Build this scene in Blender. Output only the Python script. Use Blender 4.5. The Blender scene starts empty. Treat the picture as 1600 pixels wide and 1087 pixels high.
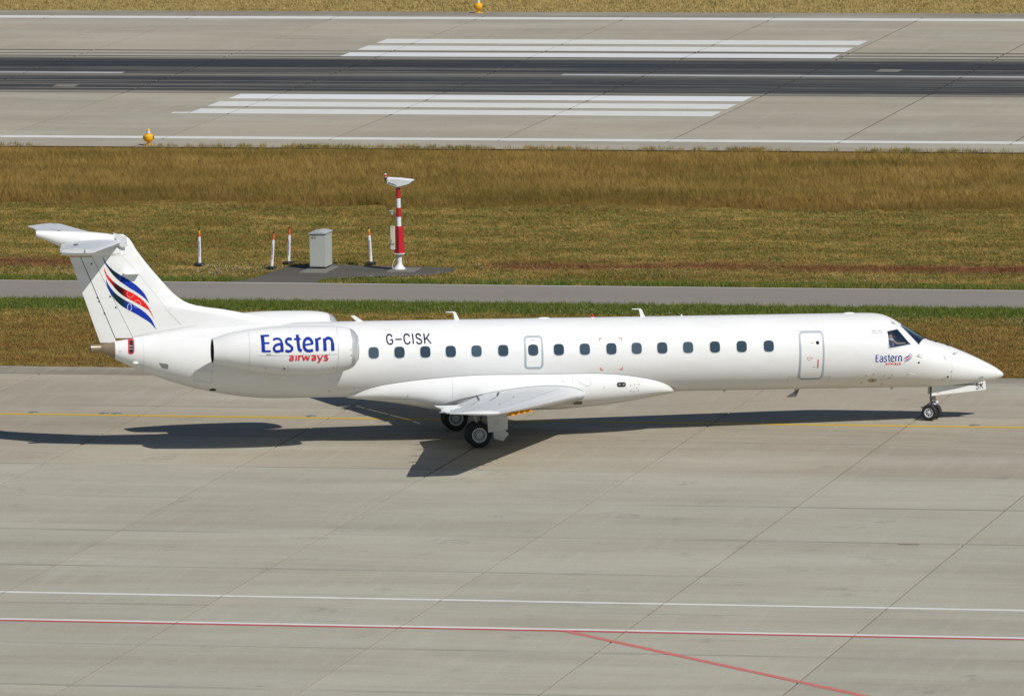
import bpy, bmesh, math, random
import numpy as np
from mathutils import Vector, Matrix, Euler
R = math.radians
rnd = random.Random(7)
scene = bpy.context.scene
col = scene.collection
# ---------------------------------------------------------------- camera
cam_d = bpy.data.cameras.new('camera'); cam = bpy.data.objects.new('camera', cam_d); col.objects.link(cam)
cr = Vector((0.9753384, 0.22017171, -0.01547327)); cu = Vector((-0.01155019, 0.12092393, 0.99259458)); cf = Vector((-0.22041233, 0.96793689, -0.12048478))
m = Matrix((cr, cu, -cf)).transposed().to_4x4(); m.translation = Vector((61.188, -262.304, 35.422))
cam.matrix_world = m
cam_d.sensor_fit = 'HORIZONTAL'; cam_d.sensor_width = 36.0; cam_d.lens = 36.0 * 13976.4 / 1600.0
cam_d.clip_start = 5.0; cam_d.clip_end = 8000.0
scene.camera = cam

# ---------------------------------------------------------------- sky, sun, exposure
SUN_AZ, SUN_EL = -38.0, 44.5            # direction towards the sun, degrees from +X, and height
world = bpy.data.worlds.new('World'); scene.world = world; world.use_nodes = True
nt = world.node_tree; nt.nodes.clear()
sky = nt.nodes.new('ShaderNodeTexSky'); sky.sky_type = 'NISHITA'; sky.sun_disc = False
sky.sun_elevation = R(SUN_EL); sky.sun_rotation = R(90.0 - SUN_AZ)
sky.altitude = 430.0; sky.air_density = 1.0; sky.dust_density = 0.4; sky.ozone_density = 3.0
bg = nt.nodes.new('ShaderNodeBackground'); bg.inputs['Strength'].default_value = 0.058
wo = nt.nodes.new('ShaderNodeOutputWorld')
nt.links.new(sky.outputs[0], bg.inputs[0]); nt.links.new(bg.outputs[0], wo.inputs[0])
sl = bpy.data.lights.new('sun', 'SUN'); sl.energy = 4.0; sl.angle = R(0.53); sl.color = (1.0, 0.962, 0.90)
sun = bpy.data.objects.new('sun', sl); col.objects.link(sun)
sd = Vector((math.cos(R(SUN_AZ))*math.cos(R(SUN_EL)), math.sin(R(SUN_AZ))*math.cos(R(SUN_EL)), math.sin(R(SUN_EL))))
sun.rotation_euler = sd.to_track_quat('Z', 'Y').to_euler(); sun.location = (60, -60, 120)
scene.view_settings.view_transform = 'Standard'; scene.view_settings.look = 'None'
scene.view_settings.exposure = 0.0; scene.view_settings.gamma = 1.0
scene.view_settings.use_curve_mapping = False

def pchip(xs, ys):
    xs = np.array(xs, float); ys = np.array(ys, float)
    h = np.diff(xs); d = np.diff(ys) / h
    m = np.zeros(len(xs))
    for i in range(1, len(xs) - 1):
        if d[i-1] * d[i] > 0:
            w1 = 2*h[i] + h[i-1]; w2 = h[i] + 2*h[i-1]
            m[i] = (w1 + w2) / (w1/d[i-1] + w2/d[i])
    m[0] = d[0]; m[-1] = d[-1]
    def f(x):
        x = np.clip(np.asarray(x, float), xs[0], xs[-1])
        i = np.clip(np.searchsorted(xs, x) - 1, 0, len(xs) - 2)
        t = (x - xs[i]) / h[i]
        return ((1+2*t)*(1-t)**2*ys[i] + t*(1-t)**2*h[i]*m[i]
                + t*t*(3-2*t)*ys[i+1] + t*t*(t-1)*h[i]*m[i+1])
    return f

# fuselage profile in aircraft coordinates (x forward, z up, metres)
_top = [(-10.79,3.13),(-10.2,3.24),(-9.45,3.35),(-8.23,3.47),(-6.47,3.57),(-5.1,3.615),(-3.3,3.62),(0,3.62),(12.2,3.62),
        (12.6,3.612),(12.88,3.57),(13.16,3.46),(13.45,3.29),(13.85,3.04),(14.27,2.80),(14.56,2.70),(14.94,2.585),(15.48,2.37),
        (16.1,2.08),(16.44,1.895),(16.62,1.775),(16.69,1.71),(16.72,1.66)]
_bot = [(-10.79,2.61),(-10.13,2.29),(-9.69,2.115),(-8.91,1.84),(-8.24,1.65),(-7.44,1.49),(-6.66,1.38),(-5.9,1.335),(-4.5,1.33),
        (12.7,1.33),(14.35,1.322),(15.2,1.345),(15.8,1.39),(16.2,1.45),(16.5,1.52),(16.65,1.58),(16.70,1.62),(16.72,1.66)]
_hw = [(-10.79,.26),(-10.13,.43),(-9.45,.61),(-8.3,.85),(-7.4,.99),(-6.5,1.08),(-5.5,1.135),(-4.5,1.145),(12.2,1.145),
       (12.8,1.13),(13.4,1.07),(14.0,.98),(14.6,.86),(15.2,.71),(15.7,.555),(16.1,.41),(16.44,.26),(16.62,.15),(16.69,.08),(16.72,.0)]
_zm = [(-10.79,2.87),(-10.2,2.78),(-9.45,2.66),(-8.3,2.54),(-6.5,2.48),(-4.5,2.475),(12.4,2.475),(13.2,2.40),(14.0,2.20),
       (14.6,2.05),(15.2,1.93),(16.0,1.79),(16.5,1.71),(16.72,1.66)]
f_top, f_bot, f_hw, f_zm = [pchip(*zip(*t)) for t in (_top, _bot, _hw, _zm)]
def fus_y(x, z):
    zt, zb, hw, zm = f_top(x), f_bot(x), f_hw(x), f_zm(x)
    a = np.where(z > zm, zt - zm, zm - zb) + 1e-6
    t = np.clip(np.abs(z - zm) / a, 0, 1)
    return hw * np.sqrt(np.maximum(0, 1 - t*t))
# ---------------------------------------------------------------- helpers
def tag(o, label=None, cat=None, group=None, kind=None):
    if label: o['label'] = label
    if cat: o['category'] = cat
    if group: o['group'] = group
    if kind: o['kind'] = kind
    return o
def empty(name, loc=(0, 0, 0), rz=0.0, parent=None):
    o = bpy.data.objects.new(name, None); col.objects.link(o); o.location = loc; o.rotation_euler = (0, 0, rz)
    o.empty_display_size = 0.3
    if parent: o.parent = parent
    return o
def link_mesh(name, me, parent=None):
    o = bpy.data.objects.new(name, me); col.objects.link(o)
    if parent: o.parent = parent
    return o
def build(name, V, F, mat, parent=None, smooth=False, sharp=None):
    me = bpy.data.meshes.new(name)
    me.from_pydata([tuple(map(float, v)) for v in V], [], [tuple(map(int, f)) for f in F])
    for mm in (mat if isinstance(mat, (list, tuple)) else [mat]): me.materials.append(mm)
    bm = bmesh.new(); bm.from_mesh(me); bmesh.ops.recalc_face_normals(bm, faces=bm.faces); bm.to_mesh(me); bm.free()
    if smooth:
        me.polygons.foreach_set('use_smooth', [True]*len(me.polygons))
        if sharp: me.set_sharp_from_angle(angle=R(sharp))
    me.update()
    return link_mesh(name, me, parent)
class MB:
    """collects simple solids into one mesh"""
    def __init__(s): s.V = []; s.F = []
    def add(s, V, F):
        n = len(s.V); s.V += [tuple(map(float, v)) for v in V]; s.F += [tuple(int(i)+n for i in f) for f in F]; return s
    def box(s, c, d, rot=None):
        V = [Vector((x*d[0]/2, y*d[1]/2, z*d[2]/2)) for x in (-1, 1) for y in (-1, 1) for z in (-1, 1)]
        if rot is not None: V = [rot @ v for v in V]
        V = [v + Vector(c) for v in V]
        return s.add(V, [(0,1,3,2),(4,6,7,5),(0,4,5,1),(2,3,7,6),(0,2,6,4),(1,5,7,3)])
    def tube(s, a, b, r, r2=None, n=12, caps=True):
        a, b = Vector(a), Vector(b); r2 = r if r2 is None else r2
        q = (b-a).to_track_quat('Z', 'Y').to_matrix(); V = []
        for p, rr in ((a, r), (b, r2)):
            for i in range(n):
                t = 2*math.pi*i/n; V.append(p + q @ Vector((rr*math.cos(t), rr*math.sin(t), 0)))
        F = [(i, (i+1) % n, n+(i+1) % n, n+i) for i in range(n)]
        if caps: F += [tuple(range(n))[::-1], tuple(range(n, 2*n))]
        return s.add(V, F)
    def lathe(s, prof, axis='z', c=(0, 0, 0), n=32):
        """prof: (radius, height) pairs, closed at the ends by single points when radius is 0"""
        V = []; F = []; idx = []
        for r, h in prof:
            if r < 1e-6: idx.append([len(V)]); V.append((0, 0, h))
            else:
                idx.append(list(range(len(V), len(V)+n)))
                V += [(r*math.cos(2*math.pi*i/n), r*math.sin(2*math.pi*i/n), h) for i in range(n)]
        for a, b in zip(idx[:-1], idx[1:]):
            for i in range(n):
                j = (i+1) % n
                if len(a) == 1 and len(b) == 1: continue
                if len(a) == 1: F.append((a[0], b[i], b[j]))
                elif len(b) == 1: F.append((a[i], a[j], b[0]))
                else: F.append((a[i], a[j], b[j], b[i]))
        if axis == 'y': V = [(x, z, -y) for x, y, z in V]
        if axis == 'x': V = [(z, y, -x) for x, y, z in V]
        return s.add([(v[0]+c[0], v[1]+c[1], v[2]+c[2]) for v in V], F)
    def prism(s, poly, y0, y1):
        """polygon in (x, z), extruded along y"""
        n = len(poly); V = [(x, y0, z) for x, z in poly] + [(x, y1, z) for x, z in poly]
        return s.add(V, [(i, (i+1) % n, n+(i+1) % n, n+i) for i in range(n)] + [tuple(range(n))[::-1], tuple(range(n, 2*n))])
    def build(s, name, mat, parent=None, smooth=False, sharp=35, bevel=0):
        o = build(name, s.V, s.F, mat, parent, smooth, sharp)
        if bevel:
            md = o.modifiers.new('bevel', 'BEVEL'); md.width = bevel; md.segments = 2; md.limit_method = 'ANGLE'
        return o

# ---------------------------------------------------------------- materials
def new_mat(name):
    mt = bpy.data.materials.new(name); mt.use_nodes = True
    t = mt.node_tree; b = t.nodes['Principled BSDF']; return mt, t, b
def N(t, kind, **kw):
    n = t.nodes.new(kind)
    for k, v in kw.items():
        if k in n.inputs: n.inputs[k].default_value = v
        else: setattr(n, k, v)
    return n
def mixc(t, fac, a, b, mode='MIX'):
    n = t.nodes.new('ShaderNodeMix'); n.data_type = 'RGBA'; n.blend_type = mode
    for sck, v in ((n.inputs[0], fac), (n.inputs[6], a), (n.inputs[7], b)):
        if hasattr(v, 'is_linked') or hasattr(v, 'links'): t.links.new(v, sck)
        else: sck.default_value = v if not isinstance(v, tuple) else (*v[:3], 1)
    return n.outputs[2]
def mth(t, op, a, b=None, c=None, clamp=False):
    n = t.nodes.new('ShaderNodeMath'); n.operation = op; n.use_clamp = clamp
    for i, v in enumerate((a, b, c)):
        if v is None: continue
        if hasattr(v, 'links'): t.links.new(v, n.inputs[i])
        else: n.inputs[i].default_value = v
    return n.outputs[0]
def ramp(t, src, stops, interp='LINEAR'):
    n = t.nodes.new('ShaderNodeValToRGB'); n.color_ramp.interpolation = interp
    els = n.color_ramp.elements
    while len(els) < len(stops): els.new(0.5)
    for e, (p, c) in zip(els, stops):
        e.position = p; e.color = (c, c, c, 1) if not isinstance(c, tuple) else (*c[:3], 1)
    t.links.new(src, n.inputs[0]); return n.outputs[0]
def noise(t, vec, scale, detail=4, rough=.55, sx=1, sy=1, sz=1, off=(0,0,0), rot=0):
    mp = t.nodes.new('ShaderNodeMapping'); mp.inputs['Scale'].default_value = (sx, sy, sz); mp.inputs['Location'].default_value = off
    mp.inputs['Rotation'].default_value = (0, 0, rot)
    t.links.new(vec, mp.inputs[0])
    n = t.nodes.new('ShaderNodeTexNoise'); n.inputs['Scale'].default_value = scale; n.inputs['Detail'].default_value = detail
    n.inputs['Roughness'].default_value = rough; t.links.new(mp.outputs[0], n.inputs['Vector']); return n.outputs[0]
def geo_pos(t): return t.nodes.new('ShaderNodeNewGeometry').outputs['Position']
def simple(name, c, rough=.5, metal=0.0, spec=None, coat=0, var=0.06, scale=3.0):
    mt, t, b = new_mat(name)
    tc = t.nodes.new('ShaderNodeTexCoord').outputs['Object']
    n = noise(t, tc, scale, 5)
    f = mth(t, 'MULTIPLY_ADD', n, 2*var, 1-var)
    cc = t.nodes.new('ShaderNodeVectorMath'); cc.operation = 'SCALE'; cc.inputs[0].default_value = c; t.links.new(f, cc.inputs['Scale'])
    t.links.new(cc.outputs[0], b.inputs['Base Color'])
    b.inputs['Roughness'].default_value = rough; b.inputs['Metallic'].default_value = metal
    if spec is not None: b.inputs['Specular IOR Level'].default_value = spec
    if coat: b.inputs['Coat Weight'].default_value = coat; b.inputs['Coat Roughness'].default_value = .06
    return mt
M = {}
def aircraft_white():
    mt, t, b = new_mat('aircraft_white_paint')
    tc = t.nodes.new('ShaderNodeTexCoord').outputs['Object']
    g = noise(t, tc, 1.2, 6, .6, .6, 1, 2.2)
    base = mixc(t, ramp(t, g, [(.35, 0.0), (.75, 1.0)]), (.77, .78, .78), (.71, .715, .70))
    g2 = noise(t, tc, 9.0, 4, .6, .15, 1, 1)
    base = mixc(t, ramp(t, g2, [(.58, 0.0), (.8, .22)]), base, (.55, .53, .48))
    t.links.new(base, b.inputs['Base Color'])
    rg = mth(t, 'MULTIPLY_ADD', g, .12, .38); t.links.new(rg, b.inputs['Roughness'])
    b.inputs['Specular IOR Level'].default_value = .22; b.inputs['Coat Weight'].default_value = .12; b.inputs['Coat Roughness'].default_value = .05
    bn = t.nodes.new('ShaderNodeBump'); bn.inputs['Strength'].default_value = .03; bn.inputs['Distance'].default_value = .02
    t.links.new(noise(t, tc, 1.6, 2, .5, 1, 1, 1), bn.inputs['Height']); t.links.new(bn.outputs[0], b.inputs['Normal'])
    return mt
M['white'] = aircraft_white()
M['wing'] = simple('wing_grey_white_paint', (.60, .62, .63), .42, spec=.25, var=.05, scale=1.5)
M['metal'] = simple('bare_polished_metal', (.62, .63, .63), .34, .45, var=.05)
M['hotmetal'] = simple('heat_tinted_exhaust_metal', (.30, .235, .16), .42, .5, var=.25, scale=4)
M['gearmetal'] = simple('painted_gear_grey', (.46, .47, .47), .45, .2)
M['strutmetal'] = simple('oleo_strut_metal', (.30, .30, .29), .4, .5, var=.2, scale=12)
M['rim'] = simple('wheel_rim_paint', (.62, .65, .67), .4, .1)
M['tyre'] = simple('tyre_rubber', (.018, .018, .02), .75, var=.25, scale=8)
M['black'] = simple('matt_black', (.012, .012, .013), .7)
M['cabin'] = simple('cockpit_lining', (.20, .23, .27), .8)
M['dark'] = simple('dark_void', (.02, .021, .024), .6)
M['seam'] = simple('panel_seam_grey', (.30, .31, .32), .6)
M['seamlight'] = simple('panel_seam_light', (.50, .51, .52), .6)
M['outline'] = simple('door_outline_grey_blue', (.33, .39, .42), .5)
M['pane'] = simple('cabin_window_glass', (.045, .075, .10), .09, var=.15, spec=.6)
M['wframe'] = simple('window_surround', (.58, .62, .66), .35, var=.05)
M['blue'] = simple('livery_blue', (.010, .035, .30), .65, spec=.08, var=.04)
M['red'] = simple('livery_red', (.66, .018, .03), .65, spec=.08, var=.04)
M['navy'] = simple('registration_navy', (.012, .016, .05), .65, spec=.08)
M['markred'] = simple('marking_red', (.62, .06, .07), .5)
M['orange'] = simple('orange_yellow_paint', (.66, .25, .005), .6, spec=.1)
M['cabinet'] = simple('cabinet_grey_green_paint', (.42, .44, .395), .6, var=.06)
M['cabinet_side'] = M['cabinet']
M['mastred'] = simple('mast_red_paint', (.50, .012, .022), .45, var=.08)
M['mastwhite'] = simple('mast_white_paint', (.74, .75, .76), .45, var=.06)
M['cream'] = simple('cream_box_plastic', (.62, .61, .50), .5)
M['postorange'] = simple('post_orange_tip', (.75, .12, .02), .5)
M['postyellow'] = simple('post_yellow_band', (.70, .42, .02), .5)
M['lampyellow'] = simple('edge_light_yellow_paint', (.78, .40, .01), .45, var=.1, scale=8)
M['skin'] = simple('skin', (.50, .28, .19), .55)
M['shirt'] = simple('white_shirt_cotton', (.75, .76, .78), .8)
M['hair'] = simple('dark_hair', (.03, .02, .015), .7)
M['seatcloth'] = simple('cockpit_seat_cloth', (.05, .06, .09), .9)
M['trousers'] = simple('dark_trousers', (.02, .022, .03), .9)
M['steel'] = simple('dull_steel', (.20, .21, .22), .5, .3)
M['inlet'] = simple('inlet_lining_grey', (.34, .35, .36), .4, .4)
M['greylens'] = simple('clear_lamp_lens', (.55, .62, .64), .1)
M['redlens'] = simple('red_lamp_lens', (.55, .02, .02), .2)
def vary_pane():  # random tint per pane, blinds and glints put into the glass colour
    t = M['pane'].node_tree; b = t.nodes['Principled BSDF']; l = b.inputs['Base Color'].links[0]; src = l.from_socket
    oi = t.nodes.new('ShaderNodeObjectInfo').outputs['Random']
    k = ramp(t, oi, [(0.0, (.6, .62, .66)), (.7, (1.2, 1.15, 1.1)), (.93, (1.5, 1.3, 1.2)), (1.0, (2.0, 1.5, 1.45))])
    t.links.new(mixc(t, 1.0, src, k, 'MULTIPLY'), b.inputs['Base Color'])
vary_pane()
def glass_mat():
    mt, t, b = new_mat('cockpit_glass')
    out = [n for n in t.nodes if n.type == 'OUTPUT_MATERIAL'][0]
    t.nodes.remove(b)
    tr = N(t, 'ShaderNodeBsdfTransparent'); tr.inputs[0].default_value = (.80, .88, .88, 1)
    gl = N(t, 'ShaderNodeBsdfGlossy'); gl.inputs['Roughness'].default_value = .04; gl.inputs[0].default_value = (.9, .95, 1, 1)
    fr = N(t, 'ShaderNodeFresnel'); fr.inputs[0].default_value = 1.6
    k = mth(t, 'MULTIPLY_ADD', fr.outputs[0], 1.4, .17, clamp=True)
    mx = N(t, 'ShaderNodeMixShader'); t.links.new(k, mx.inputs[0]); t.links.new(tr.outputs[0], mx.inputs[1]); t.links.new(gl.outputs[0], mx.inputs[2])
    t.links.new(mx.outputs[0], out.inputs[0]); return mt
M['glass'] = glass_mat()

def concrete(name, warm, rubber=False, dark=False):
    """slab concrete; colours vary slab by slab, broad stains and fine streaks along the traffic direction"""
    mt, t, b = new_mat(name)
    p = geo_pos(t)
    sep = t.nodes.new('ShaderNodeSeparateXYZ'); t.links.new(p, sep.inputs[0]); Y = sep.outputs['Y']; X = sep.outputs['X']
    if warm == 'taxi':
        w = mth(t, 'MULTIPLY_ADD', mth(t, 'ADD', Y, mth(t, 'MULTIPLY', noise(t, p, .3, 3, .5, .25, 1, 1), .5)), 3.0, 21.0-.75, clamp=True)   # step at y = -7
        base = mixc(t, w, (.435, .415, .330), (.415, .355, .265))
    elif warm == 'runway':
        base = mixc(t, ramp(t, noise(t, p, .09, 3), [(.4, 0.0), (.6, 1.0)]), (.40, .355, .272), (.43, .382, .292))
    else:
        base = mixc(t, .5, (.24, .212, .17), (.23, .20, .16))
    oi = t.nodes.new('ShaderNodeObjectInfo').outputs['Random']
    base = mixc(t, mth(t, 'MULTIPLY_ADD', oi, .36, .0), base, (.30, .275, .225))
    big = noise(t, p, .22, 4, .6, .35, 1.6, 1)
    base = mixc(t, ramp(t, big, [(.42, 0.0), (.66, .55)]), base, (.32, .285, .22))
    pale = noise(t, p, .16, 5, .62, .5, 1.8, 1, off=(13, 4, 0))
    base = mixc(t, ramp(t, pale, [(.46, 0.0), (.68, .6)]), base, (.47, .45, .365))
    st = noise(t, p, 1.0, 6, .68, .20, 2.0, 1, off=(3, 9, 0))
    base = mixc(t, ramp(t, st, [(.52, 0.0), (.78, .30)]), base, (.26, .23, .175))
    dg = noise(t, p, 1.0, 5, .62, 2.6, .16, 1, off=(1, 2, 0))
    base = mixc(t, ramp(t, dg, [(.52, 0.0), (.72, .26)]), base, (.50, .48, .40))
    fine = noise(t, p, 9.0, 4, .7, 1, 1, 1)
    base = mixc(t, 1.0, base, ramp(t, fine, [(.25, .90), (.75, 1.08)]), 'MULTIPLY')
    jt = None
    if warm == 'taxi':
        # dirt lying along the long joints
        yy = mth(t, 'ADD', Y, 7.0 + 6.75*20); fr_ = mth(t, 'MODULO', yy, 6.75)
        dist = mth(t, 'MINIMUM', fr_, mth(t, 'SUBTRACT', 6.75, fr_))
        band = mth(t, 'SUBTRACT', 1.0, mth(t, 'DIVIDE', dist, .22), clamp=True)
        bn = ramp(t, noise(t, p, .8, 4, .6, .12, 1, 1, off=(7, 7, 7)), [(.44, .0), (.62, .8)])
        base = mixc(t, mth(t, 'MULTIPLY', band, bn), base, (.23, .222, .195))
        # a worn brownish lane under the traffic
        lane = mth(t, 'SUBTRACT', 1.0, mth(t, 'DIVIDE', mth(t, 'ABSOLUTE', mth(t, 'SUBTRACT', Y, 1.0)), 5.0), clamp=True)
        base = mixc(t, mth(t, 'MULTIPLY', lane, mth(t, 'MULTIPLY', ramp(t, st, [(.35, 0.15), (.6, 1.0)]), .5)), base, (.25, .21, .15))
    if rubber:
        def streak(sc, off, lo, hi, sxx=.018):
            return ramp(t, noise(t, p, sc, 6, .72, sxx, 1, 1, off=off), [(lo, 0.0), (hi, 1.0)])
        s1 = streak(1.7, (0, 0, 0), .36, .58); s2 = streak(4.2, (5, 5, 0), .42, .60, .008)
        def lane_mask(c, hw, soft):
            wob = mth(t, 'MULTIPLY_ADD', noise(t, p, .5, 4, .6, .04, 1.5, 1, off=(c, c, 0)), 1.6, -.8)
            d = mth(t, 'ABSOLUTE', mth(t, 'SUBTRACT', mth(t, 'ADD', Y, wob), c))
            return mth(t, 'DIVIDE', mth(t, 'SUBTRACT', hw+soft, d), soft, clamp=True)
        la = mth(t, 'MAXIMUM', lane_mask(123.2, 3.0, 1.5), lane_mask(114.6, 3.1, 1.5))
        s3 = streak(2.6, (11, 3, 0), .38, .56, .012)
        light = ramp(t, noise(t, p, 1.9, 8, .78, .012, 1, 1, off=(17, 5, 0)), [(.50, 0.0), (.62, 1.0)])
        core = mth(t, 'MULTIPLY_ADD', mth(t, 'MAXIMUM', s1, s2), .12, .86)
        core = mth(t, 'MULTIPLY', core, mth(t, 'MULTIPLY_ADD', light, -.55, 1.0))
        core = mth(t, 'MAXIMUM', core, mth(t, 'MULTIPLY', lane_mask(123.8, 1.0, 1.6), mth(t, 'MULTIPLY_ADD', s1, .10, .88)))
        f = mth(t, 'MULTIPLY', la, core)
        cen = mth(t, 'MULTIPLY', lane_mask(119.4, 2.4, 1.5), mth(t, 'MULTIPLY_ADD', s3, .55, .25))
        f = mth(t, 'MAXIMUM', f, cen)
        out1 = mth(t, 'MULTIPLY', lane_mask(119.5, 8.2, 3.2), mth(t, 'MULTIPLY', streak(5.5, (9, 1, 0), .52, .60, .006), .8))
        f = mth(t, 'MAXIMUM', f, out1)
        # two clean single tyre tracks beyond the main band
        for yc in (127.6, 129.0, 130.5, 110.2):
            f = mth(t, 'MAXIMUM', f, mth(t, 'MULTIPLY', mth(t, 'LESS_THAN', mth(t, 'ABSOLUTE', mth(t, 'SUBTRACT', Y, yc)), .26), mth(t, 'MULTIPLY', streak(1.2, (yc, 0, 0), .30, .55, .02), .8)))
        base = mixc(t, mth(t, 'MULTIPLY', f, 1.0, clamp=True), base, (.015, .021, .031))
    t.links.new(base, b.inputs['Base Color'])
    if warm != 'shoulder':      # oil and rubber blots, hairline cracks
        bl = noise(t, p, .55, 3, .5, 1, 1, 1, off=(31, 8, 0)); bl2 = noise(t, p, 3.2, 5, .7, 1, 1.4, 1, off=(4, 31, 0))
        base = mixc(t, mth(t, 'MULTIPLY', ramp(t, bl, [(.60, 0.0), (.72, .6)]), ramp(t, bl2, [(.45, 0.0), (.65, 1.0)])), base, (.17, .155, .125))
        t.links.new(base, b.inputs['Base Color'])
    b.inputs['Roughness'].default_value = .85; b.inputs['Specular IOR Level'].default_value = .25
    bm_ = t.nodes.new('ShaderNodeBump'); bm_.inputs['Strength'].default_value = .25; bm_.inputs['Distance'].default_value = .01
    t.links.new(fine, bm_.inputs['Height']); t.links.new(bm_.outputs[0], b.inputs['Normal'])
    return mt
M['taxi'] = concrete('taxiway_concrete', 'taxi')
M['rwy'] = concrete('runway_concrete_with_tyre_rubber', 'runway', rubber=True)
M['shoulder'] = concrete('shoulder_asphalt', 'shoulder')
def asphalt(name, c, c2):
    mt, t, b = new_mat(name); p = geo_pos(t)
    base = mixc(t, ramp(t, noise(t, p, .35, 5, .6, .3, 1.5, 1), [(.3, 0.0), (.7, 1.0)]), c, c2)
    base = mixc(t, 1.0, base, ramp(t, noise(t, p, 14, 4, .7), [(.25, .82), (.75, 1.15)]), 'MULTIPLY')
    t.links.new(base, b.inputs['Base Color']); b.inputs['Roughness'].default_value = .9; b.inputs['Specular IOR Level'].default_value = .25
    return mt
M['road'] = asphalt('road_asphalt', (.245, .22, .19), (.27, .243, .208))
M['pad'] = asphalt('cabinet_pad_asphalt', (.085, .078, .068), (.13, .118, .10))
M['joint'] = simple('joint_sealant', (.03, .029, .027), .9, var=.3)
M['slabgrey'] = asphalt('grey_foundation_concrete', (.17, .165, .145), (.24, .23, .20))
def paint(name, c, wear=.35, rubber=False, dirt=(.30, .28, .23)):
    mt, t, b = new_mat(name); p = geo_pos(t)
    w = ramp(t, noise(t, p, 3.0, 6, .7, .35, 1.6, 1), [(.52, 0.0), (.74, wear)])
    base = mixc(t, w, c, dirt)
    if rubber:
        sep = t.nodes.new('ShaderNodeSeparateXYZ'); t.links.new(p, sep.inputs[0]); Y = sep.outputs['Y']
        d = mth(t, 'ABSOLUTE', mth(t, 'SUBTRACT', Y, 119.4))
        k = mth(t, 'SUBTRACT', 1.0, mth(t, 'DIVIDE', d, 10.5), clamp=True)
        s = ramp(t, noise(t, p, 4.0, 6, .7, .012, 1, 1), [(.40, 0.0), (.62, 1.0)])
        base = mixc(t, mth(t, 'MULTIPLY', mth(t, 'MULTIPLY_ADD', s, 1.1, .1), mth(t, 'MULTIPLY', k, 1.0), clamp=True), base, (.10, .105, .11))
    t.links.new(base, b.inputs['Base Color']); b.inputs['Roughness'].default_value = .7; b.inputs['Specular IOR Level'].default_value = .3
    return mt
M['pwhite'] = paint('white_marking_paint', (.70, .70, .67), .5)
M['pwhite_r'] = paint('white_runway_paint', (.74, .76, .76), .25, rubber=True)
M['pyellow'] = paint('yellow_marking_paint', (.62, .40, .015), .35, dirt=(.35, .28, .12))
M['pred'] = paint('red_marking_paint', (.50, .09, .09), .6)
M['pred2'] = paint('faded_red_marking_paint', (.60, .17, .14), .8)

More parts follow.
